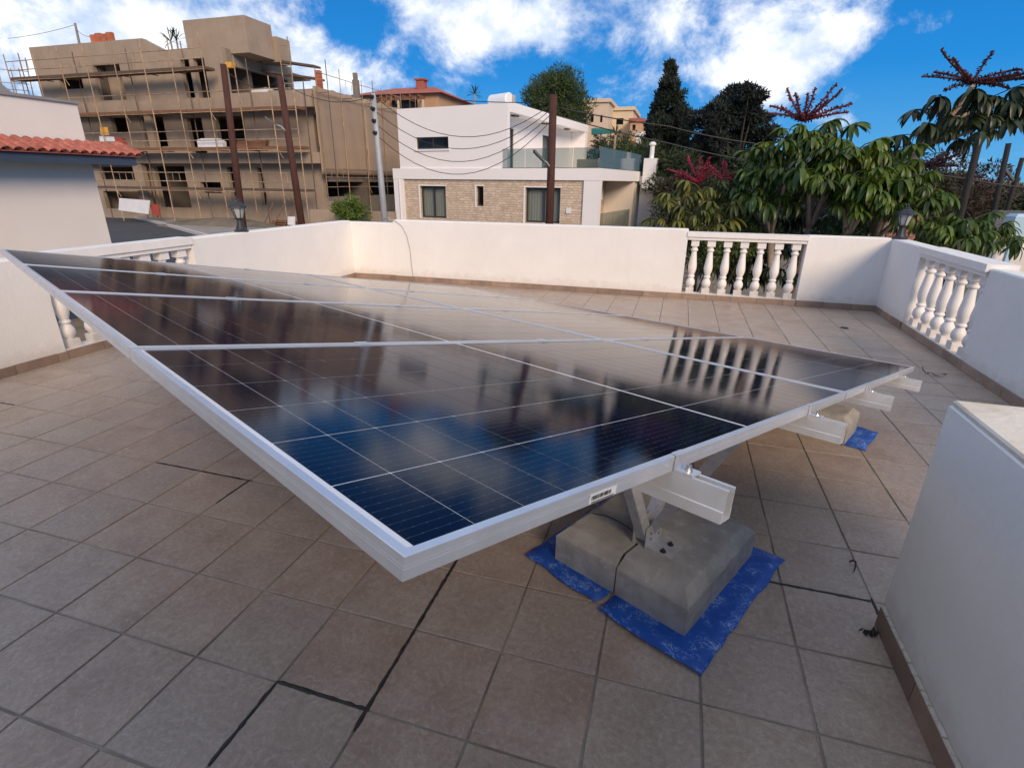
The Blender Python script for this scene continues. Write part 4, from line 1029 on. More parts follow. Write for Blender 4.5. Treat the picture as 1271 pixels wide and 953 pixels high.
# long rails laid across the foot of the scaffold
# loose sheets and boards
def sheet_obj(name, mat, quad, Y, label, cat, t=.04, tilt=0):
    ps = [at(*q, y=Y) for q in quad]
    o = MB().prism(ps, (0, t, 0)).build(name, mat); return tag(o, label, cat)
sheet_obj('white_board', 'white_sheet', ((148, 246), (186, 249), (184, 266), (147, 261)), YC-2.4, 'large white board leaning at the foot of the unfinished building', 'board')
sheet_obj('yellow_bucket_sign', 'yellow_sign', ((124, 158), (133, 158), (135, 168), (125, 168)), YC-.9, 'small yellow sheet on the scaffold below a dark window', 'sheet')
sheet_obj('white_bags', 'white_sheet', ((123, 169), (141, 170), (143, 177), (124, 176)), YC-.9, 'white bags on the scaffold deck below the yellow sheet', 'bags', .3)
sheet_obj('red_bags', 'red_sheet', ((141, 170), (150, 171), (153, 179), (143, 178)), YC-.88, 'red and white bags on the scaffold deck beside the white ones', 'bags', .3)
sheet_obj('white_board', 'white_sheet', ((244, 174), (250, 172), (270, 172), (276, 176), (277, 185), (246, 184)), YC-.9, 'crumpled white sheeting on the middle scaffold deck', 'sheeting', .3)
sheet_obj('brown_board', 'brown_board', ((294, 175), (330, 174), (328, 187), (293, 187)), YC-.9, 'brown formwork board on the middle scaffold deck between the wooden poles', 'board', .3)
sheet_obj('white_board', 'white_sheet', ((312, 112), (330, 109), (341, 113), (341, 121), (311, 121)), YC+2.0, 'white sheeting on the open upper loggia', 'sheeting', .3)
sheet_obj('yellow_bucket', 'yellow_sign', ((279, 77), (287, 77), (287, 84), (280, 84)), YC-.9, 'small yellow bucket on the highest scaffold deck', 'bucket', .3)
sheet_obj('white_sign', 'white_sheet', ((357, 269), (366, 269), (366, 280), (357, 279)), 20.5, 'small white notice board at the foot of a wooden pole', 'board', .03)
sheet_obj('red_board', 'red_sheet', ((186, 254), (196, 254), (198, 268), (189, 267)), YC-2.2, 'red board beside the large white board', 'board', .1)
bp_ = MB(); q_ = at(355, 256, y=YC-1.6)
for k in range(4): bp_.box((q_.x-1.2+.09*k, YC-2.0+.04*k, ZB+.05+k*.13), (q_.x+1.1-.12*k, YC-1.3, ZB+.05+k*.13+.09))
for k in range(3): bp_.tube([(q_.x-1.4+.7*k, YC-2.3, ZB), (q_.x-1.1+.8*k, YC-1.3, ZB+1.5)], .035, 5)
tag(bp_.build('brick_pile', 'brown_board'), 'low pile of brown boards beside the right wooden pole', 'pile')
# low boundary wall by the citrus bush
lbw = MB().box((at(385, 268, y=23).x, 23, -1.4), (at(489, 268, y=23).x, 23.25, at(440, 262, y=23).z)); tag(lbw.build('boundary_wall', 'render_tan'), 'low tan boundary wall behind the citrus bush', 'wall')
# mounds of earth
md = MB(); 
for i in range(9):
    for j in range(7):
        u, v = i/8*2-1, j/6*2-1; md.v.append(Vector((-25+5.5*u, 25.2+1.2*v, -1.35+max(0, (1-u*u))*max(0, (1-v*v))*.75*random.uniform(.7, 1.2))))
for i in range(8):
    for j in range(6):
        k = i*7+j; md.f.append((k, k+7, k+8, k+1))
tag(md.build('earth_mound', 'soil', smooth=True), 'low mound of earth in front of the unfinished building', 'mound')

# ------------------------------------------------------------------ villa
al = R(-8.6)
VU = Vector((math.cos(al), math.sin(al), 0)); VV = Vector((-math.sin(al), math.cos(al), 0))
VO = at(492, 210, y=29.5); VO.z = 0
ROTV = Matrix.Rotation(al, 4, 'Z')
vl = thing('villa', 'modern white villa with stone clad ground floor and glass balcony', 'villa', VO+Vector((0, 0, -1.3)))
vl.rotation_euler = (0, 0, al)
def vp(m, name, mat, parent=None, smooth=False):
    k = MB(); k.v = [q+Vector((0, 0, 1.3)) for q in m.v]; k.f = m.f
    o = bpy.data.objects.new(name, k.mesh(name, mat, smooth=smooth)); col.objects.link(o); o.parent = parent or vl; return o
def vbox(name, lo, hi, mat='villa_white', parent=None): return vp(MB().box(lo, hi), name, mat, parent)
FN = (0, -1, 0); FU = (1, 0, 0)
VZ = -1.3
SB, ST = 1.64, 2.22                                       # slab bottom / top
UE, UB, VD = 7.28, 12.40, 13.6
# ground floor: piers, stone band, slab
W1, W2, SLT = (1.55, 3.31, -.50, 1.27), (8.36, 10.38, -.52, 1.27), (5.35, 5.79, .24, 1.30)
vp(MB().wall((0, .10, 0), FU, FN, .3, .43, 11.66, VZ, SB-.001, [W1, W2, SLT]), 'stone_wall', 'stone')
vbox('pier', (-.26, 0, VZ), (.428, .6, SB-.001)); vbox('pier', (11.662, 0, VZ), (12.46, .6, SB-.001))
vbox('balcony_slab', (-.27, -.015, SB), (12.47, VD+.3, ST))
vbox('side_wall', (-.25, .602, VZ), (.1, VD, SB-.001))
# right side of the ground floor: recess with stone wall and cream return
vp(MB().wall((10.6, 0, 0), (0, 1, 0), (1, 0, 0), .3, .8, 7.6, VZ, SB-.001), 'recess_wall', 'stone')
vbox('recess_wall', (10.6, 7.602, VZ), (12.4, 7.9, SB-.001), 'villa_cream')
vbox('rear_pier', (11.9, 12.4, VZ), (12.45, 12.95, SB-.001))
vp(MB().wall((12.3, 0, 0), (0, 1, 0), (1, 0, 0), .2, 7.95, 12.398, VZ, SB-.002), 'recess_wall', 'villa_cream')
def window(hole, d0, mull, par=vl, name='window', plane='f', curtain=True, uo=0):
    u0, u1, z0, z1 = hole
    fw = .085
    def B(a, b, c, d, e, f): return MB().box((a, c, e), (b, d, f)) if plane == 'f' else MB().box((c, a, e), (d, b, f))
    m = MB()
    y0, y1 = (d0, d0+.06)
    bars = [(u0+.002, u0+fw, z0+.002, z1-.002), (u1-fw, u1-.002, z0+.002, z1-.002), (u0+fw+.001, u1-fw-.001, z0+.002, z0+fw), (u0+fw+.001, u1-fw-.001, z1-fw, z1-.002)]
    for f_ in mull: bars.append((u0+(u1-u0)*f_-.045, u0+(u1-u0)*f_+.045, z0+fw+.001, z1-fw-.001))
    for (a, b, e, f) in bars:
        if plane == 'f': m.box((a, y0, e), (b, y1, f))
        else: m.box((y0, a, e), (y1, b, f))
    w = vp(m, name, 'dark_frame')
    sgn = 1 if plane == 'f' else -1
    g_ = MB()
    if plane == 'f': g_.box((u0+.03, d0+.025, z0+.03), (u1-.03, d0+.037, z1-.03))
    else: g_.box((d0+.025, u0+.03, z0+.03), (d0+.037, u1-.03, z1-.03))
    vp(g_, 'pane', 'window_glass', w)
    c_ = MB(); n = 40; dep = d0+.16 if plane == 'f' else d0-.16
    if curtain:
        for i in range(n+1):
            u = u0+(u1-u0)*i/n; o_ = .025*math.sin(i*1.9)
            for z in (z0+.02, z1-.02): c_.v.append(Vector((u, dep+o_, z)) if plane == 'f' else Vector((dep+o_, u, z)))
            if i: k = 2*i; c_.f.append((k-2, k, k+1, k-1))
        vp(c_, 'curtain', 'curtain', w, True)
    else:
        if plane == 'f': vp(MB().box((u0, d0+.5, z0), (u1, d0+.55, z1)), 'room_shade_panel', 'interior', w)  # dark panel close behind the pane stands in for the unlit room
    return w
window(W1, .26, (.5,)); window(W2, .26, (.52,)); window(SLT, .26, (), curtain=False)
for h in (W1, W2, SLT): vbox('window_reveal', (h[0]-.09, .06, h[2]-.06), (h[0]-.002, .30, h[3]+.06)); vbox('window_reveal', (h[0]-.0019, .06, h[3]+.002), (h[1]+.06, .30, h[3]+.06))
vp(MB().tube([(.18, -.05, VZ), (.18, -.05, 1.6)], .04, 8), 'downpipe', 'white_sheet')
vbox('air_conditioner', (10.9, 4.2, VZ+1.9), (11.25, 5.0, VZ+2.45), 'white_sheet')
vbox('meter_box', (10.75, .04, .0), (11.0, .098, .28), 'white_sheet')
vbox('interior_wall', (.45, 1.2, VZ), (10.5, 1.3, SB-.002), 'interior')
# upper volume with the small strip window
W3 = (1.44, 3.62, 3.24, 3.86)
vp(MB().wall((0, .06, 0), FU, FN, .3, .24, UE, ST, 5.36, [W3]), 'upper_wall', 'villa_white')
window(W3, .20, (.5,), curtain=False)
vbox('window_sill', (1.36, -.0, 3.14), (3.70, .2, 3.238), 'white_paint')
vbox('upper_side_wall', (.24, .362, ST), (.5, VD, 5.2))
# right side: roof slab overhang, recessed wall with glazed doors, end pier
vbox('roof_slab', (.24, .361, 5.02), (UE-.002, VD, 5.355))
vbox('parapet_band', (UE-.25, .362, 5.356), (UE, VD, 5.46))
vp(MB().prism([(UE-.001, .362, 4.98), (UE-.001, VD, 4.98), (UE-.001, VD, 5.353), (UE-.001, .362, 5.353)], (.02, 0, 0)), 'roof_edge', 'villa_white')
RX = UE-1.1
D1, D2 = (1.3, 3.2, ST+.02, 4.42), (7.6, 9.8, ST+.02, 4.42)
vp(MB().wall((RX, 0, 0), (0, 1, 0), (1, 0, 0), .25, .363, VD, ST, 5.018, [D1, D2]), 'loggia_wall', 'villa_white')
window(D1, RX-.12, (.55,), plane='s', name='glazed_door'); window(D2, RX-.12, (.5,), plane='s', name='glazed_door')
vbox('end_pier', (RX+.002, VD-.5, ST), (UE-.003, VD-.01, 5.017), 'villa_white')
for v_ in (2.0, 6.5, 10.5): vbox('ceiling_spot', (RX+.35, v_, 4.95), (RX+.65, v_+.5, 5.0185), 'dark_frame')
# balcony railing glass: each pane a part
nP = 4
for i in range(nP):
    a, b = UE-.28+(UB-UE+.2)*i/nP, UE-.28+(UB-UE+.2)*(i+1)/nP
    vbox('glass_pane', (a+.01, .055, ST+.03), (b-.01, .073, 3.18), 'rail_glass')
vbox('rail_shoe', (UE-.3, .03, ST-.05), (UB+.02, .10, ST+.028), 'dark_frame')
for i in range(6):
    a, b = .12+(VD-.2)*i/6, .12+(VD-.2)*(i+1)/6
    vbox('glass_pane', (UB-.03, a+.012, ST+.03), (UB-.012, b-.012, 3.22), 'rail_glass_sky_reflect')
vbox('rail_shoe', (UB-.06, .102, ST+.001), (UB+.02, VD, ST+.028), 'dark_frame')
vbox('planter', (10.2, 3.0, ST+.002), (11.5, 3.6, 2.75), 'render_grey')
for i in range(5): vbox('glass_pane', (12.30, 1.0+i*1.32, VZ+.1), (12.318, 1.0+(i+1)*1.32-.03, .0), 'rail_glass')
# annex and chimney post
vbox('annex_wall', (12.48, 9.2, VZ), (16.8, 9.5, 1.45)); vbox('annex_roof', (12.48, 8.9, 1.451), (16.9, 13, 1.95))
vbox('roof_post', (12.7, 8.6, 1.2), (13.5, 9.18, 3.0)); 
vp(MB().lathe((13.1, 8.9, 3.0), [(.14, 0), (.14, .75), (.21, .76), (.21, .86), (.1, .95)], 10), 'flue', 'white_paint')
# roof: solar water tank
tk = thing('water_tank', 'white cylindrical water tank on the villa roof', 'water tank', VO+VU*4.9+VV*4.0+Vector((0, 0, 5.36)))
c_ = ORG[tk.name]+Vector((0, 0, .68)); ax_ = (VU*.9-VV*.3).normalized()
MB().tube([c_-ax_*.76, c_-ax_*.72, c_+ax_*.72, c_+ax_*.76], [.31, .37, .37, .31], 20).build('drum', 'tank', tk)
MB().obox(c_+Vector((0, 0, -.55)), ax_*.6, VV*.05, Vector((0, 0, .2))).build('stand', 'steel', tk)
MB().obox(c_+VU*1.2+Vector((0, 0, -.5)), VU*.5, VV*.5, Vector((0, 0, .12))).build('collector', 'dark_frame', tk)
MB().obox(c_+VU*.9+Vector((0, 0, -.05)), VU*.08, VV*.08, Vector((0, 0, .3))).build('pipe_box', 'steel', tk)

# ------------------------------------------------------------------ far houses
def gable_house(label, c, w, d, z0, h, rh, wall, roofm, nwin, hip=True):
    t = thing('far_house', label, 'house', Vector((c[0], c[1], z0))); x, y = c
    MB().wall((0, y-d/2, 0), FU, FN, .3, x-w/2, x+w/2, z0, z0+h, nwin).build('wall', wall, t)
    MB().box((x-w/2, y-d/2+.31, z0), (x-w/2+.3, y+d/2, z0+h-.01)).build('wall', wall, t)
    MB().box((x+w/2-.3, y-d/2+.31, z0), (x+w/2, y+d/2, z0+h-.01)).build('wall', wall, t)
    MB().box((x-w/2+.31, y-d/2+.8, z0), (x+w/2-.31, y-d/2+.9, z0+h-.02)).build('inner_wall', 'interior', t)
    for hh in nwin:
        wn_ = MB().box((hh[0]+.02, y-d/2+.12, hh[2]+.02), (hh[1]-.02, y-d/2+.16, hh[3]-.02)).build('window', 'window_glass', t)
    if rh > 0:
        o = .5; m = MB(); q = (w*.25 if hip else 0)
        m.add([(x-w/2-o, y-d/2-o, z0+h), (x+w/2+o, y-d/2-o, z0+h), (x+w/2+o, y+d/2+o, z0+h), (x-w/2-o, y+d/2+o, z0+h), (x-w/2+q, y, z0+h+rh), (x+w/2-q, y, z0+h+rh)],
              [(0, 1, 5, 4), (1, 2, 5), (2, 3, 4, 5), (3, 0, 4), (3, 2, 1, 0)]).build('roof', roofm, t)
        return t
    MB().box((x-w/2-.2, y-d/2-.2, z0+h+.002), (x+w/2+.2, y+d/2, z0+h+.35)).build('roof', roofm, t)
    return t
q = at(515, 122, y=52)
oh = gable_house('orange walled house with red hipped roof rising behind the white villa', (q.x, 52), 8.6, 8, 2.0, q.z-2.0-.25, 1.15, 'orange_wall', 'roof_red_far', [(q.x-.5, q.x+2.2, q.z-1.6, q.z-.5), (q.x-3.6, q.x-2.8, q.z-1.5, q.z-.6)])
q2 = at(529, 108, y=52)
MB().box((q2.x-.4, 50.6, q.z+.1), (q2.x+.4, 51.4, q2.z+.35)).box((q2.x-.55, 50.5, q2.z+.36), (q2.x+.55, 51.5, q2.z+.5)).build('chimney', 'roof_red_far', oh)
for k in range(7): MB().box((q.x-1.6+k*.75, 46.6, q.z-.65), (q.x-1.5+k*.75, 47.9, q.z-.48)).build('pergola_beam', 'brown_board', oh)
MB().box((q.x-1.9, 46.8, q.z-.85), (q.x+3.4, 46.95, q.z-.67)).build('pergola_beam', 'brown_board', oh)
for xx in (q.x-1.7, q.x+.8, q.x+3.2): MB().box((xx, 46.8, 2), (xx+.16, 46.96, q.z-.86)).build('pergola_post', 'far_cream', oh)
def flat_house(label, x0, x1, yt, yb, Y, wall, wins, roofm=None):
    a, b = at(x0, (yt+yb)/2, y=Y), at(x1, (yt+yb)/2, y=Y); zt = at((x0+x1)/2, yt, y=Y).z; zb_ = at((x0+x1)/2, yb, y=Y).z
    ws = []
    for (u0, v0, u1, v1) in wins: ws.append((at(u0, v0, y=Y).x, at(u1, v0, y=Y).x, at(u0, v1, y=Y).z, at(u0, v0, y=Y).z))
    return gable_house(label, ((a.x+b.x)/2, Y+4), b.x-a.x, 8, zb_-4, zt-zb_+4-.35, 0, wall, roofm or wall, ws)
flat_house('cream flat roofed house on the hill right of the round pine', 722, 755, 123, 166, 62, 'far_cream', [(733, 143, 737, 152), (745, 143, 748, 152)])
flat_house('yellowish house on the hill with one small window', 757, 785, 133, 168, 66, 'far_yellow', [(765, 147, 774, 155)])
flat_house('small orange house at the end of the hill row beside the cypress', 782, 797, 147, 168, 64, 'orange_wall', [(785, 155, 789, 162)], 'roof_red_far')
flat_house('low white house wall half hidden below the dark conifers', 790, 812, 164, 172, 58, 'villa_white', [])
aw = MB(); a_, b_ = at(734, 160, y=46), at(760, 166, y=46); aw.prism([a_, at(760, 162, y=46), b_, at(734, 168, y=46)], (0, 1.5, .2)); tag(aw.build('awning', 'teal'), 'teal green awning behind the villa balcony', 'awning')
# grey shed, brick wall and pale panel seen past the right wall
gr = MB(); a_, b_ = at(1228, 300, y=14), at(1300, 300, y=14); gr.box((a_.x, 14, -1.45), (b_.x, 14.3, at(1250, 262, y=14).z)); tag(gr.build('boundary_wall', 'far_grey'), 'dark grey wall beyond the right parapet', 'wall')
a_, b_ = at(1256, 285, y=12.5), at(1290, 285, y=12.5); pb = MB().bbox((a_.x, 12.5, at(1265, 297, y=12.5).z), (b_.x, 12.9, at(1265, 266, y=12.5).z), .05); pb.box((a_.x+.1, 12.6, -1.45), (a_.x+.2, 12.7, at(1265, 297, y=12.5).z-.001)); tag(pb.build('signboard_back', 'pale_blue'), 'pale blue back of a signboard beyond the right parapet', 'signboard')
a_, b_ = at(1236, 305, y=12.9), at(1300, 305, y=12.9); lw2 = MB().box((a_.x, 12.9, -1.45), (b_.x, 13.1, at(1250, 303, y=12.9).z)).box((a_.x, 12.9, at(1250, 303, y=12.9).z+.001), (a_.x+.45, 13.1, at(1240, 292, y=12.9).z)); tag(lw2.build('boundary_wall', 'white_paint'), 'low stepped white garden wall beyond the right parapet', 'wall')
a_ = at(1112, 282, y=11.0); bwl = thing('brick_pier', 'red brick garden pier behind the corner lantern', 'brick pier', (a_.x, 11, -1.45))
zt = at(1112, 268, y=11.0).z; k = 0; z_ = -1.45
brm = MB().box((-.105, -.05, 0), (.105, .05, .065)).mesh('brick', 'brick_wall')
while z_ < zt:
    for i in range(3):
        o = bpy.data.objects.new('brick', brm); col.objects.link(o); o.parent = bwl; o.location = (-.22+i*.22+(.05 if k % 2 else 0), 0, z_+1.45)
    z_ += .075; k += 1
# piece of pale house seen through the back balustrade
a_ = at(850, 330, y=12.5); lwp = MB().box((a_.x-1.5, 12.5, -1.5), (a_.x+.75, 12.8, at(850, 326, y=12.5).z)).box((a_.x-1.55, 12.45, at(850, 326, y=12.5).z+.001), (a_.x+.8, 12.85, at(850, 326, y=12.5).z+.12))
tag(lwp.build('garden_wall', 'stone'), 'stone garden wall with white coping seen between the back balusters', 'wall')

# ------------------------------------------------------------------ poles and wires
def pole(label, a, b, r0, r1, mat, group=None, name='utility_pole', zb=-1.45):
    a, b = Vector(a), Vector(b); d = (a-b); t = (zb-b.z)/d.z; base = b+d*t
    o = thing(name, label, 'pole', base, group)
    MB().tube([base, base.lerp(b, .5), b], [r0, (r0+r1)/2, r1], 12).build('shaft', mat, o, smooth=True); return o
def lamp_arm(pl_, p0, p1):
    MB().tube([p0, (p0+p1)/2+Vector((0, 0, .06)), p1], .03, 8).build('lamp_arm', 'pole_grey', pl_)
    d = (p1-p0).normalized(); MB().obox(p1+d*.22, d*.28, Vector((-d.y, d.x, 0)).normalized()*.09, Vector((0, 0, .05))).build('lamp_head', 'far_grey', pl_)
P1 = pole('dark red wooden pole without lamp before the stair tower', at(300, 267, y=21), at(277, 80, y=21), .17, .13, 'wood_pole')
P2 = pole('dark red wooden pole with a street lamp in front of the middle deck', at(375, 282, y=21), at(347, 95, y=21), .17, .13, 'wood_pole')
lamp_arm(P2, at(355, 163, y=20.9), at(343, 155, y=20.7))
P3 = pole('brown wooden pole with street lamp in front of the villa', at(682, 276, y=21), at(687, 118, y=21), .17, .14, 'wood_pole')
lamp_arm(P3, at(683, 208, y=20.9), at(674, 199, y=20.7))
P4 = pole('grey steel pole with black insulators between dust net and villa', at(478, 278, y=20), at(463, 116, y=20), .15, .10, 'pole_grey')
for k, py_ in enumerate((120, 135, 150, 165)):
    q_ = at(463.5+k*1.3, py_, y=19.85)
    MB().tube([q_+Vector((-.16, 0, 0)), q_+Vector((-.10, 0, 0)), q_+Vector((-.09, 0, 0)), q_], [.05, .09, .06, .06], 10).build('insulator', 'black_plastic', P4)
P5 = pole('leaning dark pole crossing behind the tall umbrella tree', at(1193, 262, y=17), at(1222, 150, y=17), .10, .08, 'wood_pole_dark', None)
P6 = pole('slim dark pole, first one clear of the umbrella tree crown', at(1235, 256, y=20), at(1252, 178, y=20), .085, .07, 'wood_pole_dark', None)
P7 = pole('slim dark pole with a small lamp arm beside the brown trees', at(1247, 270, y=24), at(1269, 196, y=24), .085, .07, 'wood_pole_dark', None)
lamp_arm(P7, at(1259, 226, y=24), at(1256, 222, y=24))
rp = pole('thin grey mast with wires standing on the unfinished roof', at(98, 52, y=YC+3), at(93, 29, y=YC+3), .08, .07, 'render_grey', None, 'roof_mast', zb=9.2)
def wire(label, pts, sag=0, r=.018, grp=None):
    out = []
    for i in range(len(pts)-1):
        a, b = pts[i], pts[i+1]; n = 14
        for k in range(n+(1 if i == len(pts)-2 else 0)):
            t = k/n; out.append(a.lerp(b, t)-Vector((0, 0, sag*4*t*(1-t))))
    tag(MB().tube(out, r, 5).build('overhead_wire', 'wire_black', smooth=True), label, 'wire', grp)
top3 = at(687, 128, y=21)
# service wires from the steel pole to the villa
for k, (py0, ex, ey, sg) in enumerate(((122, 684, 130, 1.25), (140, 684, 136, 1.35), (156, 684, 142, 1.5), (170, 684, 150, 1.65))):
    wire('black service wire sagging across the villa, %s below the pole tops' % ('topmost', 'second', 'third', 'lowest')[k], [at(467+k, py0, y=20), at(ex, ey, y=21)], sg, .014, 'wires before the villa')
wire('upper overhead wire from the villa pole towards the conifers', [at(690, 133, y=21), at(830, 157, y=22), at(935, 178, y=23), at(1010, 195, y=24)], .05, .022)
wire('lower overhead wire from the villa pole towards the conifers', [at(690, 143, y=21), at(830, 178, y=22), at(950, 203, y=23)], .05, .022)
wire('long wire crossing the villa pole top from the roof tank', [at(560, 124, y=22), at(687, 127, y=21)], .05, .016)
wire('overhead wire crossing the leaning dark poles', [at(1130, 209, y=18), at(1200, 222, y=18), at(1285, 234, y=18)], .03, .02)
wire('thin pale wire strung from the tall umbrella tree to the leaning pole', [at(1145, 193, y=15), at(1215, 178, y=17)], .03, .010)
wire('thin wire from the roof mast towards the left', [at(93, 31, y=YC+3), at(10, 48, y=YC+3)], .1, .014)
wire('thin wire from the roof mast to the brick stack', [at(94, 36, y=YC+3), at(118, 42, y=YC+3)], .3, .014)
wire('thin wire hung between the two dark red poles', [at(277, 84, y=21), at(347, 100, y=21), at(466, 118, y=20)], .5, .014)
# ------------------------------------------------------------------ umbrella trees
def leaf_mesh(seed, mat, nl=10, pet=.42, ll=.34, droop=1.0):
    rnd = random.Random(seed); m = MB()
    tip = Vector((pet, 0, .05)); m.tube([(0, 0, 0), (pet*.5, 0, .06), tip], [.009, .007, .006], 5, False)
    for i in range(nl):
        a = 2*math.pi*(i+rnd.uniform(-.25, .25))/nl
        d = Vector((math.cos(a), math.sin(a), 0)); sidev = Vector((-d.y, d.x, 0))
        L = ll*rnd.uniform(.8, 1.15); W = L*.108; ang = R(14+rnd.uniform(-14, 16)); p = tip.copy(); n = 6; k = len(m.v)
        for s_ in range(n+1):
            t = s_/n
            w = W*(math.sin(math.pi*min(1, .10+t*.90))**.6)*(1.0 if t < .97 else .1)*(.18 if s_ == 0 else 1)
            fold = w*.38
            up_ = Vector((0, 0, 1))*math.cos(ang)+d*math.sin(ang)
            m.v += [p-sidev*w-up_*fold*-.0+up_*-.0, p-up_*fold, p+sidev*w]
            if s_ < n:
                p = p+(d*math.cos(ang)-Vector((0, 0, 1))*math.sin(ang))*(L/n)
                ang = min(R(88), ang+R(rnd.uniform(10, 19))*droop)
        for s_ in range(n):
            q = k+3*s_; m.f += [(q, q+1, q+4, q+3), (q+1, q+2, q+5, q+4)]
    return m.mesh('umbrella_leaf', mat, smooth=True)
LEAF = {k: [leaf_mesh(i*7+len(k), k, nl=[10, 13, 11][i % 3], pet=[.40, .48, .34][i % 3], ll=[.34, .30, .26, .37, .32, .28][i], droop=[1.0, 1.25, .85, 1.15, .7, 1.35][i]) for i in range(6)] for k in ('umbrella_leaf', 'umbrella_leaf_pale', 'umbrella_leaf_dark')}
def spike_mesh(seed, mat, L=1.0):
    rnd = random.Random(seed); m = MB(); n = 10; bend = rnd.uniform(-.15, .25)
    pts = [Vector((L*i/n, 0, bend*(i/n)**2)) for i in range(n+1)]
    m.tube(pts, [.020]*3+[.014]*(n-2), 6)
    for i in range(1, 46):
        t = i/46; c = Vector((L*t, 0, bend*t*t)); a = rnd.uniform(0, 6.28); r = .032*(1-.35*t)*rnd.uniform(.8, 1.2)
        o = Vector((0, math.cos(a), math.sin(a)))*r; s_ = .016*rnd.uniform(.8, 1.3)
        m.add([c+o+Vector((s_, 0, 0)), c+o+Vector((-s_, 0, 0)), c+o+Vector((0, s_, 0)), c+o+Vector((0, -s_, 0)), c+o+Vector((0, 0, s_)), c+o+Vector((0, 0, -s_))],
              [(0, 2, 4), (2, 1, 4), (1, 3, 4), (3, 0, 4), (2, 0, 5), (1, 2, 5), (3, 1, 5), (0, 3, 5)])
    return m.mesh('flower_spike', mat)
SPK = {k: [spike_mesh(i+3, k) for i in range(3)] for k in ('spike_red', 'spike_crimson', 'spike_dark')}
def orient(x, roll=0):
    x = Vector(x).normalized(); z = Vector((0, 0, 1)); z = (z-x*z.dot(x))
    if z.length < .05: z = Vector((0, 1, 0))-x*x.y
    z.normalize(); y = z.cross(x); m = Matrix((x, y, z)).transposed()
    return m @ Matrix.Rotation(roll, 3, 'X')
def umbrella_tree(label, base, crown, stems, leafs, spikes=(), mat='umbrella_leaf', nleaf=11, scale=1.0, barkm='bark_tan', path=None):
    """base: ground points of the stems; crown: rosette points; stems: index of the stem each rosette grows from"""
    t = thing('umbrella_tree', label, 'umbrella tree', base[0], None)
    tops = []
    for si, b in enumerate(base):
        mine = [Vector(c) for c, s_ in zip(crown, stems) if s_ == si]
        if path:
            pp = [Vector(b)]+[Vector(q) for q in path]; nn = len(pp)
            MB().tube(pp, [.085*scale*(1-.6*i/(nn-1)) for i in range(nn)], 10).build('trunk', barkm, t, smooth=True)
            for q in mine:
                f_ = min(pp[1:], key=lambda w_: (w_-q).length+(5 if w_.z > q.z+.05 else 0)); MB().tube([f_, f_.lerp(q, .5)-Vector((0, 0, .04)), q], [.035*scale, .028*scale, .02*scale], 8).build('branch', barkm, t, smooth=True)
            continue
        cen = sum(mine, Vector())/len(mine); low = min(q.z for q in mine)
        fork = Vector((b[0]*.35+cen.x*.65, b[1]*.35+cen.y*.65, b[2]+(low-b[2])*.82))
        mid = (Vector(b)+fork)/2+Vector((random.uniform(-.06, .06), random.uniform(-.06, .06), 0))
        MB().tube([b, mid, fork], [.085*scale, .07*scale, .055*scale], 10).build('trunk', barkm, t, smooth=True)
        for q in mine:
            m_ = fork.lerp(q, .55)+Vector((0, 0, -.05)); MB().tube([fork-Vector((0, 0, .04)), m_, q], [.045*scale, .034*scale, .024*scale], 8).build('branch', barkm, t, smooth=True)
    for c in crown:
        nl = nleaf if isinstance(nleaf, int) else random.randint(*nleaf)
        for k in range(nl):
            a = 2*math.pi*(k*.618+random.uniform(-.06, .06)); el = R(58-95*(k/nl)+random.uniform(-10, 10))
            d = Vector((math.cos(a)*math.cos(el), math.sin(a)*math.cos(el), math.sin(el)))
            o = bpy.data.objects.new('leaf', random.choice(LEAF[mat])); col.objects.link(o); o.parent = t
            m4 = orient(d).to_4x4(); m4.translation = Vector(c)-ORG[t.name]
            # keep the leaflets hanging: the leaf blade stays level while the stalk leaves at its angle
            s_ = scale*random.uniform(.62, 1.15)
            o.matrix_local = m4 @ Matrix.Rotation(min(R(38), max(R(-30), el*.55)), 4, 'Y') @ Matrix.Scale(s_, 4)
    for (c, L, sm, dirs) in spikes:
        for d in dirs:
            if L is None: d, Ls = d-Vector(c), (d-Vector(c)).length
            else: Ls = L*random.uniform(.85, 1.1)
            o = bpy.data.objects.new('flower_spike', random.choice(SPK[sm])); col.objects.link(o); o.parent = t
            m4 = orient(d, random.choice((0, math.pi))).to_4x4(); m4.translation = Vector(c)-ORG[t.name]
            o.matrix_local = m4 @ Matrix.Diagonal((Ls, 1.15, 1.15, 1))
    return t
def A(px, py, y): return at(px, py, y=y)
GZ = -1.45
def tips(y, pts):
    r_ = random.Random(11); return [at(px, py, y=y+r_.uniform(-.45, .45)) for px, py in pts]
def fan(n, e0=10, e1=45, seed=0):
    r_ = random.Random(seed); out = []
    for k in range(n):
        a = 2*math.pi*k/n+r_.uniform(-.25, .25); e = R(r_.uniform(e0, e1)); out.append((math.cos(a)*math.cos(e), math.sin(a)*math.cos(e), math.sin(e)))
    return out
umbrella_tree('pale yellowish umbrella tree left of the main clump behind the open balustrade', [(1.15, 9.2, GZ)],
              [A(842, 250, 9.0), A(872, 238, 9.4), A(862, 268, 8.7), A(895, 262, 9.0), A(835, 280, 8.8), A(905, 248, 9.6), A(880, 285, 8.6)], [0]*7, None,
              [(A(868, 226, 10.0), None, 'spike_crimson', tips(10.0, ((830, 206), (838, 214), (850, 200), (862, 197), (874, 194), (884, 203), (842, 220), (893, 212)))), (A(898, 224, 10.4), None, 'spike_crimson', tips(10.4, ((872, 204), (884, 199), (898, 197), (908, 203), (918, 206), (922, 214), (912, 218))))], 'umbrella_leaf_pale', 8, .82)
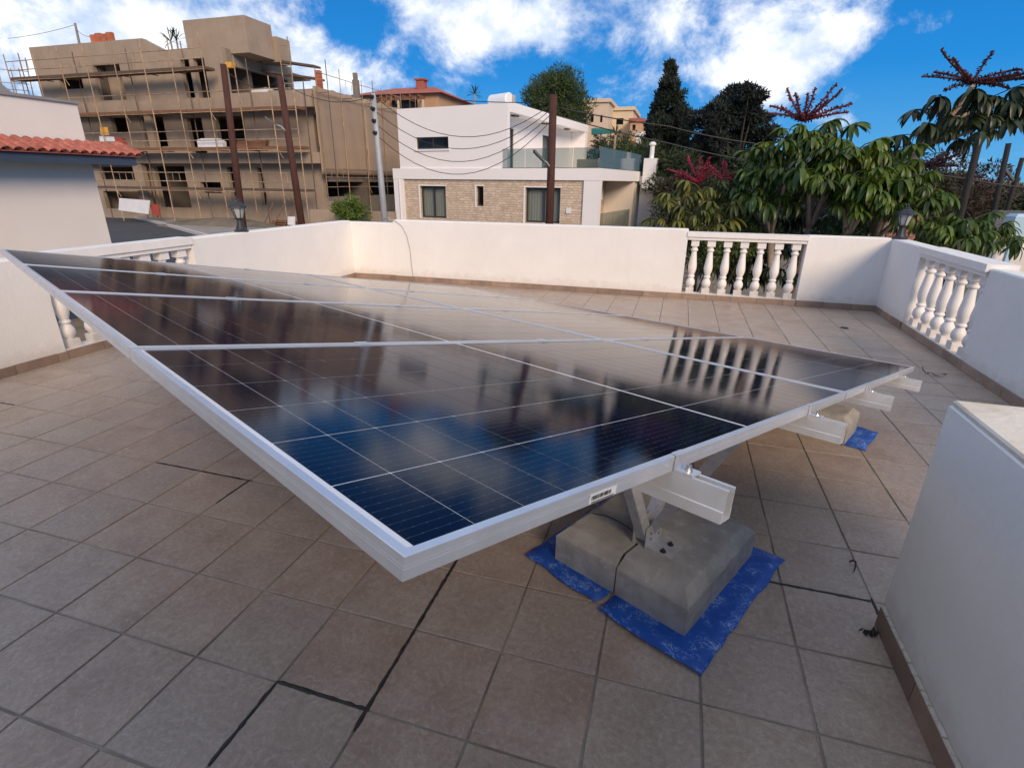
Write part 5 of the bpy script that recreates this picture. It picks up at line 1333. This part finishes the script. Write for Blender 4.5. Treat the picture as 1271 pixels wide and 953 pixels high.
umbrella_tree('leafy umbrella tree with upright red flower spikes above the back parapet', [(2.55, 9.0, GZ), (2.85, 9.1, GZ)],
              [A(955, 200, 9.4), A(985, 185, 9.2), A(1020, 178, 9.3), A(940, 225, 9.2), A(975, 225, 8.8), A(1005, 215, 8.7), A(950, 250, 9.0), A(1040, 200, 8.9), A(1000, 170, 9.5), A(925, 245, 9.6), A(1030, 240, 9.4)], [0, 0, 1, 0, 0, 1, 0, 1, 1, 0, 1], None,
              [(A(997, 150, 9.5), None, 'spike_red', tips(9.5, ((959, 132), (972, 113), (961, 123), (1004, 115), (1017, 110), (1042, 107), (1049, 119), (1057, 124), (965, 141), (1053, 134), (985, 120), (1030, 128))))], 'umbrella_leaf', 12, .95)
umbrella_tree('broad dark green umbrella tree beside the corner lantern', [(3.35, 8.9, GZ), (3.75, 9.2, GZ)],
              [A(1060, 190, 8.8), A(1095, 200, 9.1), A(1050, 225, 8.5), A(1085, 235, 8.5), A(1120, 228, 8.8), A(1135, 250, 8.7), A(1100, 258, 8.4), A(1065, 255, 8.6), A(1075, 210, 9.3)], [0, 1, 0, 0, 1, 1, 1, 0, 1], None,
              [(A(1115, 212, 10.2), .85, 'spike_dark', fan(12, 0, 18, 3))], 'umbrella_leaf', 12, .95)
umbrella_tree('tall leaning umbrella tree with wide red flower spikes against the sky', [(3.75, 9.6, GZ)],
              [A(1178, 140, 9.5), A(1212, 136, 9.4), A(1240, 145, 9.5), A(1155, 172, 9.3), A(1208, 162, 9.2), A(1266, 142, 9.6), A(1190, 158, 9.6)], [0]*7, None,
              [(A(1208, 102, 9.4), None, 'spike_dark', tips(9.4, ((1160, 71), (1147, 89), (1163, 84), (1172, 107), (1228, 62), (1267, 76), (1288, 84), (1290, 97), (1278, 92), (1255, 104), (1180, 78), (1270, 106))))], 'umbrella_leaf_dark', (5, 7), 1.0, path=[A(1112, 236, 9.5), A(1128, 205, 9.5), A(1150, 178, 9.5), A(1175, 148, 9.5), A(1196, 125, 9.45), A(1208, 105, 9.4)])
umbrella_tree('low bright umbrella tree just beyond the right balustrade', [(4.9, 8.1, GZ)],
              [A(1170, 285, 7.9), A(1200, 278, 8.1), A(1225, 288, 8.0), A(1190, 300, 7.6), A(1232, 305, 7.7), A(1160, 300, 8.4)], [0]*6, None, (), 'umbrella_leaf', 11, .72)
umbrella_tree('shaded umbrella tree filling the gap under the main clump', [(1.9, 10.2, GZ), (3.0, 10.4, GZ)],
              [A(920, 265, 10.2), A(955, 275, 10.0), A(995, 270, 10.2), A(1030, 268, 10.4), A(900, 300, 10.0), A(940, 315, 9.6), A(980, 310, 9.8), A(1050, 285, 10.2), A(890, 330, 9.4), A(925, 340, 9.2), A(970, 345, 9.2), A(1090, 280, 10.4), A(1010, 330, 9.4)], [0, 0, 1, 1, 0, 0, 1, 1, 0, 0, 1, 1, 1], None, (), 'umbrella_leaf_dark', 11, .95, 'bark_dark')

# ------------------------------------------------------------------ trees with fine foliage
rng = np.random.default_rng(5)
def leafcloud(P, Nrm, size, aspect=.5, jitter=.8):
    """one small bent leaf quad (2 triangles) per point"""
    n = len(P); d = rng.normal(size=(n, 3))*jitter+Nrm; d /= np.linalg.norm(d, axis=1)[:, None]
    r_ = rng.normal(size=(n, 3)); s_ = np.cross(d, r_); s_ /= np.linalg.norm(s_, axis=1)[:, None]
    L = size*rng.uniform(.6, 1.3, n)[:, None]; W = L*aspect
    V = np.stack([P-s_*W*.5, P+d*L*.45-s_*W*.15, P+d*L, P+d*L*.45+s_*W*.5], 1).reshape(-1, 3)
    return V
def cloud_obj(name, V, mat, parent):
    n = len(V)//4; me = bpy.data.meshes.new(name); org = np.array(ORG[parent.name])
    me.vertices.add(len(V)); me.vertices.foreach_set('co', (V-org).astype(np.float32).ravel())
    me.loops.add(4*n); me.loops.foreach_set('vertex_index', np.arange(4*n, dtype=np.int32))
    me.polygons.add(n); me.polygons.foreach_set('loop_start', np.arange(0, 4*n, 4, dtype=np.int32))
    me.update(calc_edges=True); me.materials.append(MT[mat])
    o = bpy.data.objects.new(name, me); col.objects.link(o); o.parent = parent; return o
def blobs(cs, n, flat=1.0):
    """points on the shells of many small clumps: cs = (centre, radius)"""
    out, nr = [], []
    tot = sum(r**2 for _, r in cs)
    for c, r in cs:
        k = max(6, int(n*r*r/tot)); d = rng.normal(size=(k, 3)); d /= np.linalg.norm(d, axis=1)[:, None]
        rad = r*rng.uniform(.55, 1.05, k)[:, None]; p = d*rad; p[:, 2] *= flat
        out.append(np.array(c)+p); nr.append(d)
    return np.concatenate(out), np.concatenate(nr)
def bushy(label, base, c, rx, ry, rz, mat, n=7000, leaf=.22, clumps=60, cr=.28, name='tree', cat='tree', trunkr=.2, bark='bark_dark', group=None, upness=.2, aspect=.5, shape=None):
    t = thing(name, label, cat, base, group); c = np.array(c); cs = []
    for _ in range(clumps):
        d = rng.normal(size=3); d /= np.linalg.norm(d); r_ = rng.uniform(.35, .95)
        q = c+d*r_*np.array([rx, ry, rz])
        if shape: q = shape(q, c)
        cs.append((q, cr*min(rx, rz)*rng.uniform(.6, 1.3)))
    P, Nn = blobs(cs, n); Nn = Nn+np.array([0, 0, upness])
    cloud_obj('crown', leafcloud(P, Nn, leaf, aspect), mat, t)
    top = Vector(c)+Vector((0, 0, rz*.3)); b = Vector(base)
    MB().tube([b, b.lerp(top, .5)+Vector((random.uniform(-.1, .1), 0, 0)), top], [trunkr, trunkr*.75, trunkr*.35], 8).build('trunk', bark, t, smooth=True)
    for k in range(5):
        q = Vector(cs[k*3][0]); MB().tube([b.lerp(top, .55), q], [trunkr*.4, trunkr*.15], 6).build('branch', bark, t)
    return t
def conifer(label, px, pyt, pyb, wpx, Y, mat, n, seed, ragged=.25, base_r=.5, leaf=.32, group=None):
    top = at(px, pyt, y=Y); bot = at(px, pyb, y=Y); Hh = top.z-bot.z; half = abs(at(px+wpx, (pyt+pyb)/2, y=Y).x-at(px, (pyt+pyb)/2, y=Y).x)
    bz = ground_z(bot.x, Y); t = thing('conifer_tree', label, 'conifer', (bot.x, Y, bz), group)
    cs = []; lr = np.random.default_rng(seed)
    for k in range(150):
        u = lr.uniform(0, 1)**.85; prof_ = half*((1-u)**.62)*(1 if u > .12 else (.45+u*4.5))
        a = lr.uniform(0, 2*math.pi); r_ = prof_*lr.uniform(.35, 1.0)*(1+ragged*lr.normal()*.6)
        cs.append((np.array([top.x*u+bot.x*(1-u)+r_*math.cos(a), Y+r_*math.sin(a), bot.z+Hh*u*.97]), max(.16, half*.24*(1.15-u))*lr.uniform(.7, 1.3)))
    P, Nn = blobs(cs, n, 1.35); Nn = Nn*.6+np.array([0, 0, .9])
    cloud_obj('crown', leafcloud(P, Nn, leaf, .45), mat, t)
    MB().tube([(bot.x, Y, bz), (bot.x, Y, bot.z+Hh*.5), (top.x, Y, top.z-.3)], [.3, .2, .04], 8).build('trunk', 'bark_dark', t)
    return t
conifer('tall dark cypress beside the hill houses', 832, 74, 205, 38, 46, 'cypress_leaf', 34000, 1)
def ctop(px, py, Y): return at(px, py, y=Y)
def wide_conifer(label, pts, Y, mat, n, cr, seed):
    lr = np.random.default_rng(seed); cx_ = np.mean([p[0] for p in pts]); b = at(cx_, 215, y=Y); bz = ground_z(b.x, Y)
    t = thing('conifer_tree', label, 'conifer', (b.x, Y, bz)); cs = []
    for (px, py, rp) in pts:
        c = at(px, py, y=Y+lr.uniform(-2, 2)); rr = rp*1.18/FOC*(Y+1)
        for _ in range(14):
            d = lr.normal(size=3); d /= np.linalg.norm(d); cs.append((np.array(c)+d*rr*lr.uniform(.3, 1)*np.array([1, 1, .6]), rr*cr*lr.uniform(.6, 1.2)))
        tr = Vector((b.x, Y, b.z)); MB().tube([tr, tr.lerp(c, .6)+Vector((0, 0, -.2)), c], [.07, .05, .03], 6).build('branch', 'bark_dark', t)
    P, Nn = blobs(cs, n, .8); cloud_obj('crown', leafcloud(P, Nn+np.array([0, 0, .4]), .30, .5), mat, t)
    MB().tube([(b.x, Y, bz), (b.x, Y, b.z+1)], [.35, .25], 8).build('trunk', 'bark_dark', t)
wide_conifer('dark ragged conifer with layered crown between cypress and umbrella trees', [(930, 113, 9), (912, 112, 8), (938, 122, 9), (905, 130, 14), (925, 135, 15), (888, 137, 11), (873, 150, 13), (900, 152, 17), (930, 152, 15), (945, 148, 9), (880, 172, 18), (910, 175, 18), (940, 172, 16), (955, 165, 9), (865, 190, 16), (895, 198, 18), (930, 198, 18)], 42, 'conifer_leaf', 34000, .40, 3)
q = at(692, 128, y=50)
bushy('round green pine rising behind the villa roof', (q.x, 50, ground_z(q.x, 50)), q, 3.1, 3.0, 2.5, 'pine_leaf', 30000, .30, 170, .26, 'pine_tree', 'pine tree', .25, upness=.6, aspect=.35)
# hedge trees on the slope right of the villa
for k, (px, py, rx, rz, Y, mt) in enumerate(((752, 198, 2.6, 1.6, 44, 'hedge_leaf'), (785, 205, 2.6, 1.9, 41, 'pine_leaf'), (815, 215, 2.4, 1.9, 38, 'hedge_leaf'), (838, 222, 2.2, 1.5, 36, 'hedge_leaf'), (865, 240, 2.6, 1.9, 34, 'brown_leaf'), (900, 248, 2.8, 2.2, 31, 'hedge_leaf'), (940, 255, 2.6, 2.4, 29, 'hedge_leaf'), (980, 258, 2.6, 2.4, 27, 'hedge_leaf'))):
    q = at(px, py, y=Y)
    bushy(['dark hedge tree under the teal awning', 'green bushy tree behind the dark glass balcony', 'dark bushy tree below the cypress', 'dark shrub beside the white roof post', 'brownish bushy tree behind the crimson flowers', 'dark bushy tree below the ragged conifer', 'dark bushy tree right below the ragged conifer', 'dark bushy tree behind the red flowered umbrella tree'][k],
          (q.x, Y, ground_z(q.x, Y)), q, rx, 2.0, rz, mt, 6000, .26, 45, .30, 'bushy_tree', 'tree', .15)
for k, (px, py, rx, rz, Y, mt) in enumerate(((1115, 245, 3.0, 2.0, 30, 'brown_leaf'), (1148, 250, 3.2, 1.9, 28, 'brown_leaf'), (1182, 262, 3.2, 1.9, 30, 'brown_leaf'), (1218, 272, 3.0, 1.9, 32, 'brown_leaf'), (1250, 280, 2.8, 1.7, 31, 'hedge_leaf'), (1280, 284, 3.0, 1.8, 33, 'hedge_leaf'), (1070, 262, 3.0, 2.0, 26, 'hedge_leaf'))):
    q = at(px, py, y=Y)
    bushy(['reddish brown tree behind the broad umbrella tree', 'reddish brown tree left of the leaning dark pole', 'brown tree behind the leaning dark pole', 'brown tree between the two slim dark poles', 'dark green tree at the foot of the slim poles', 'dark green tree beyond the pale signboard', 'dark green tree hidden behind the broad umbrella tree'][k],
          (q.x, Y, ground_z(q.x, Y)), q, rx, 2.0, rz, mt, 6500, .24, 55, .27, 'bushy_tree', 'tree', .15)
q = at(436, 264, y=22)
bushy('round bright green citrus bush in front of the dust net', (q.x, 22, -1.3), q, .80, .8, .72, 'citrus_leaf', 2600, .17, 34, .34, 'citrus_bush', 'bush', .06)
for k, (px, py, Y, r_) in enumerate(((905, 292, 9.0, .5), (930, 293, 9.3, .45), (870, 300, 8.6, .5), (1040, 293, 9.0, .4))):
    q = at(px, py+8, y=Y)
    bushy(['light green garden shrub peeping over the left end of the open balustrade rail', 'light green garden shrub peeping over the middle of the open balustrade rail', 'garden shrub behind the first balusters of the open balustrade', 'garden shrub at the foot of the tan umbrella trunks'][k], (q.x, Y, GZ), q, r_, r_, .35, 'garden_leaf', 1500, .10, 24, .4, 'garden_shrub', 'shrub', .03)
# small yuccas
def yucca(label, px, py, Y, L, zb):
    q = at(px, py, y=Y); t = thing('yucca', label, 'yucca', (q.x, Y, zb)); m = MB()
    MB().tube([(q.x, Y, zb), q], [.09, .07], 8).build('trunk', 'bark_tan', t)
    for k in range(26):
        a = random.uniform(0, 6.28); e = R(random.uniform(-15, 80)); d = Vector((math.cos(a)*math.cos(e), math.sin(a)*math.cos(e), math.sin(e))); s_ = Vector((-d.y, d.x, 0)).normalized()*.04
        b = q+d*L*.6; tip = q+d*L-Vector((0, 0, L*.15)); m.add([q-s_*.5, b-s_, tip, b+s_, q+s_*.5], [(0, 1, 3, 4), (1, 2, 3)])
    m.build('crown', 'hedge_leaf', t)
yucca('small spiky yucca beside the villa balcony end', 764, 168, 40, .9, 1.5)
yucca('spiky palm top behind the villa roof tank', 589, 117, 44, .9, 1.0)
yucca('spiky palm top behind the unfinished building roof', 212, 52, 44, 1.6, 3.0)
yucca('spiky palm top behind the unfinished roof near the stair tower', 219, 50, 45, 1.4, 3.0)
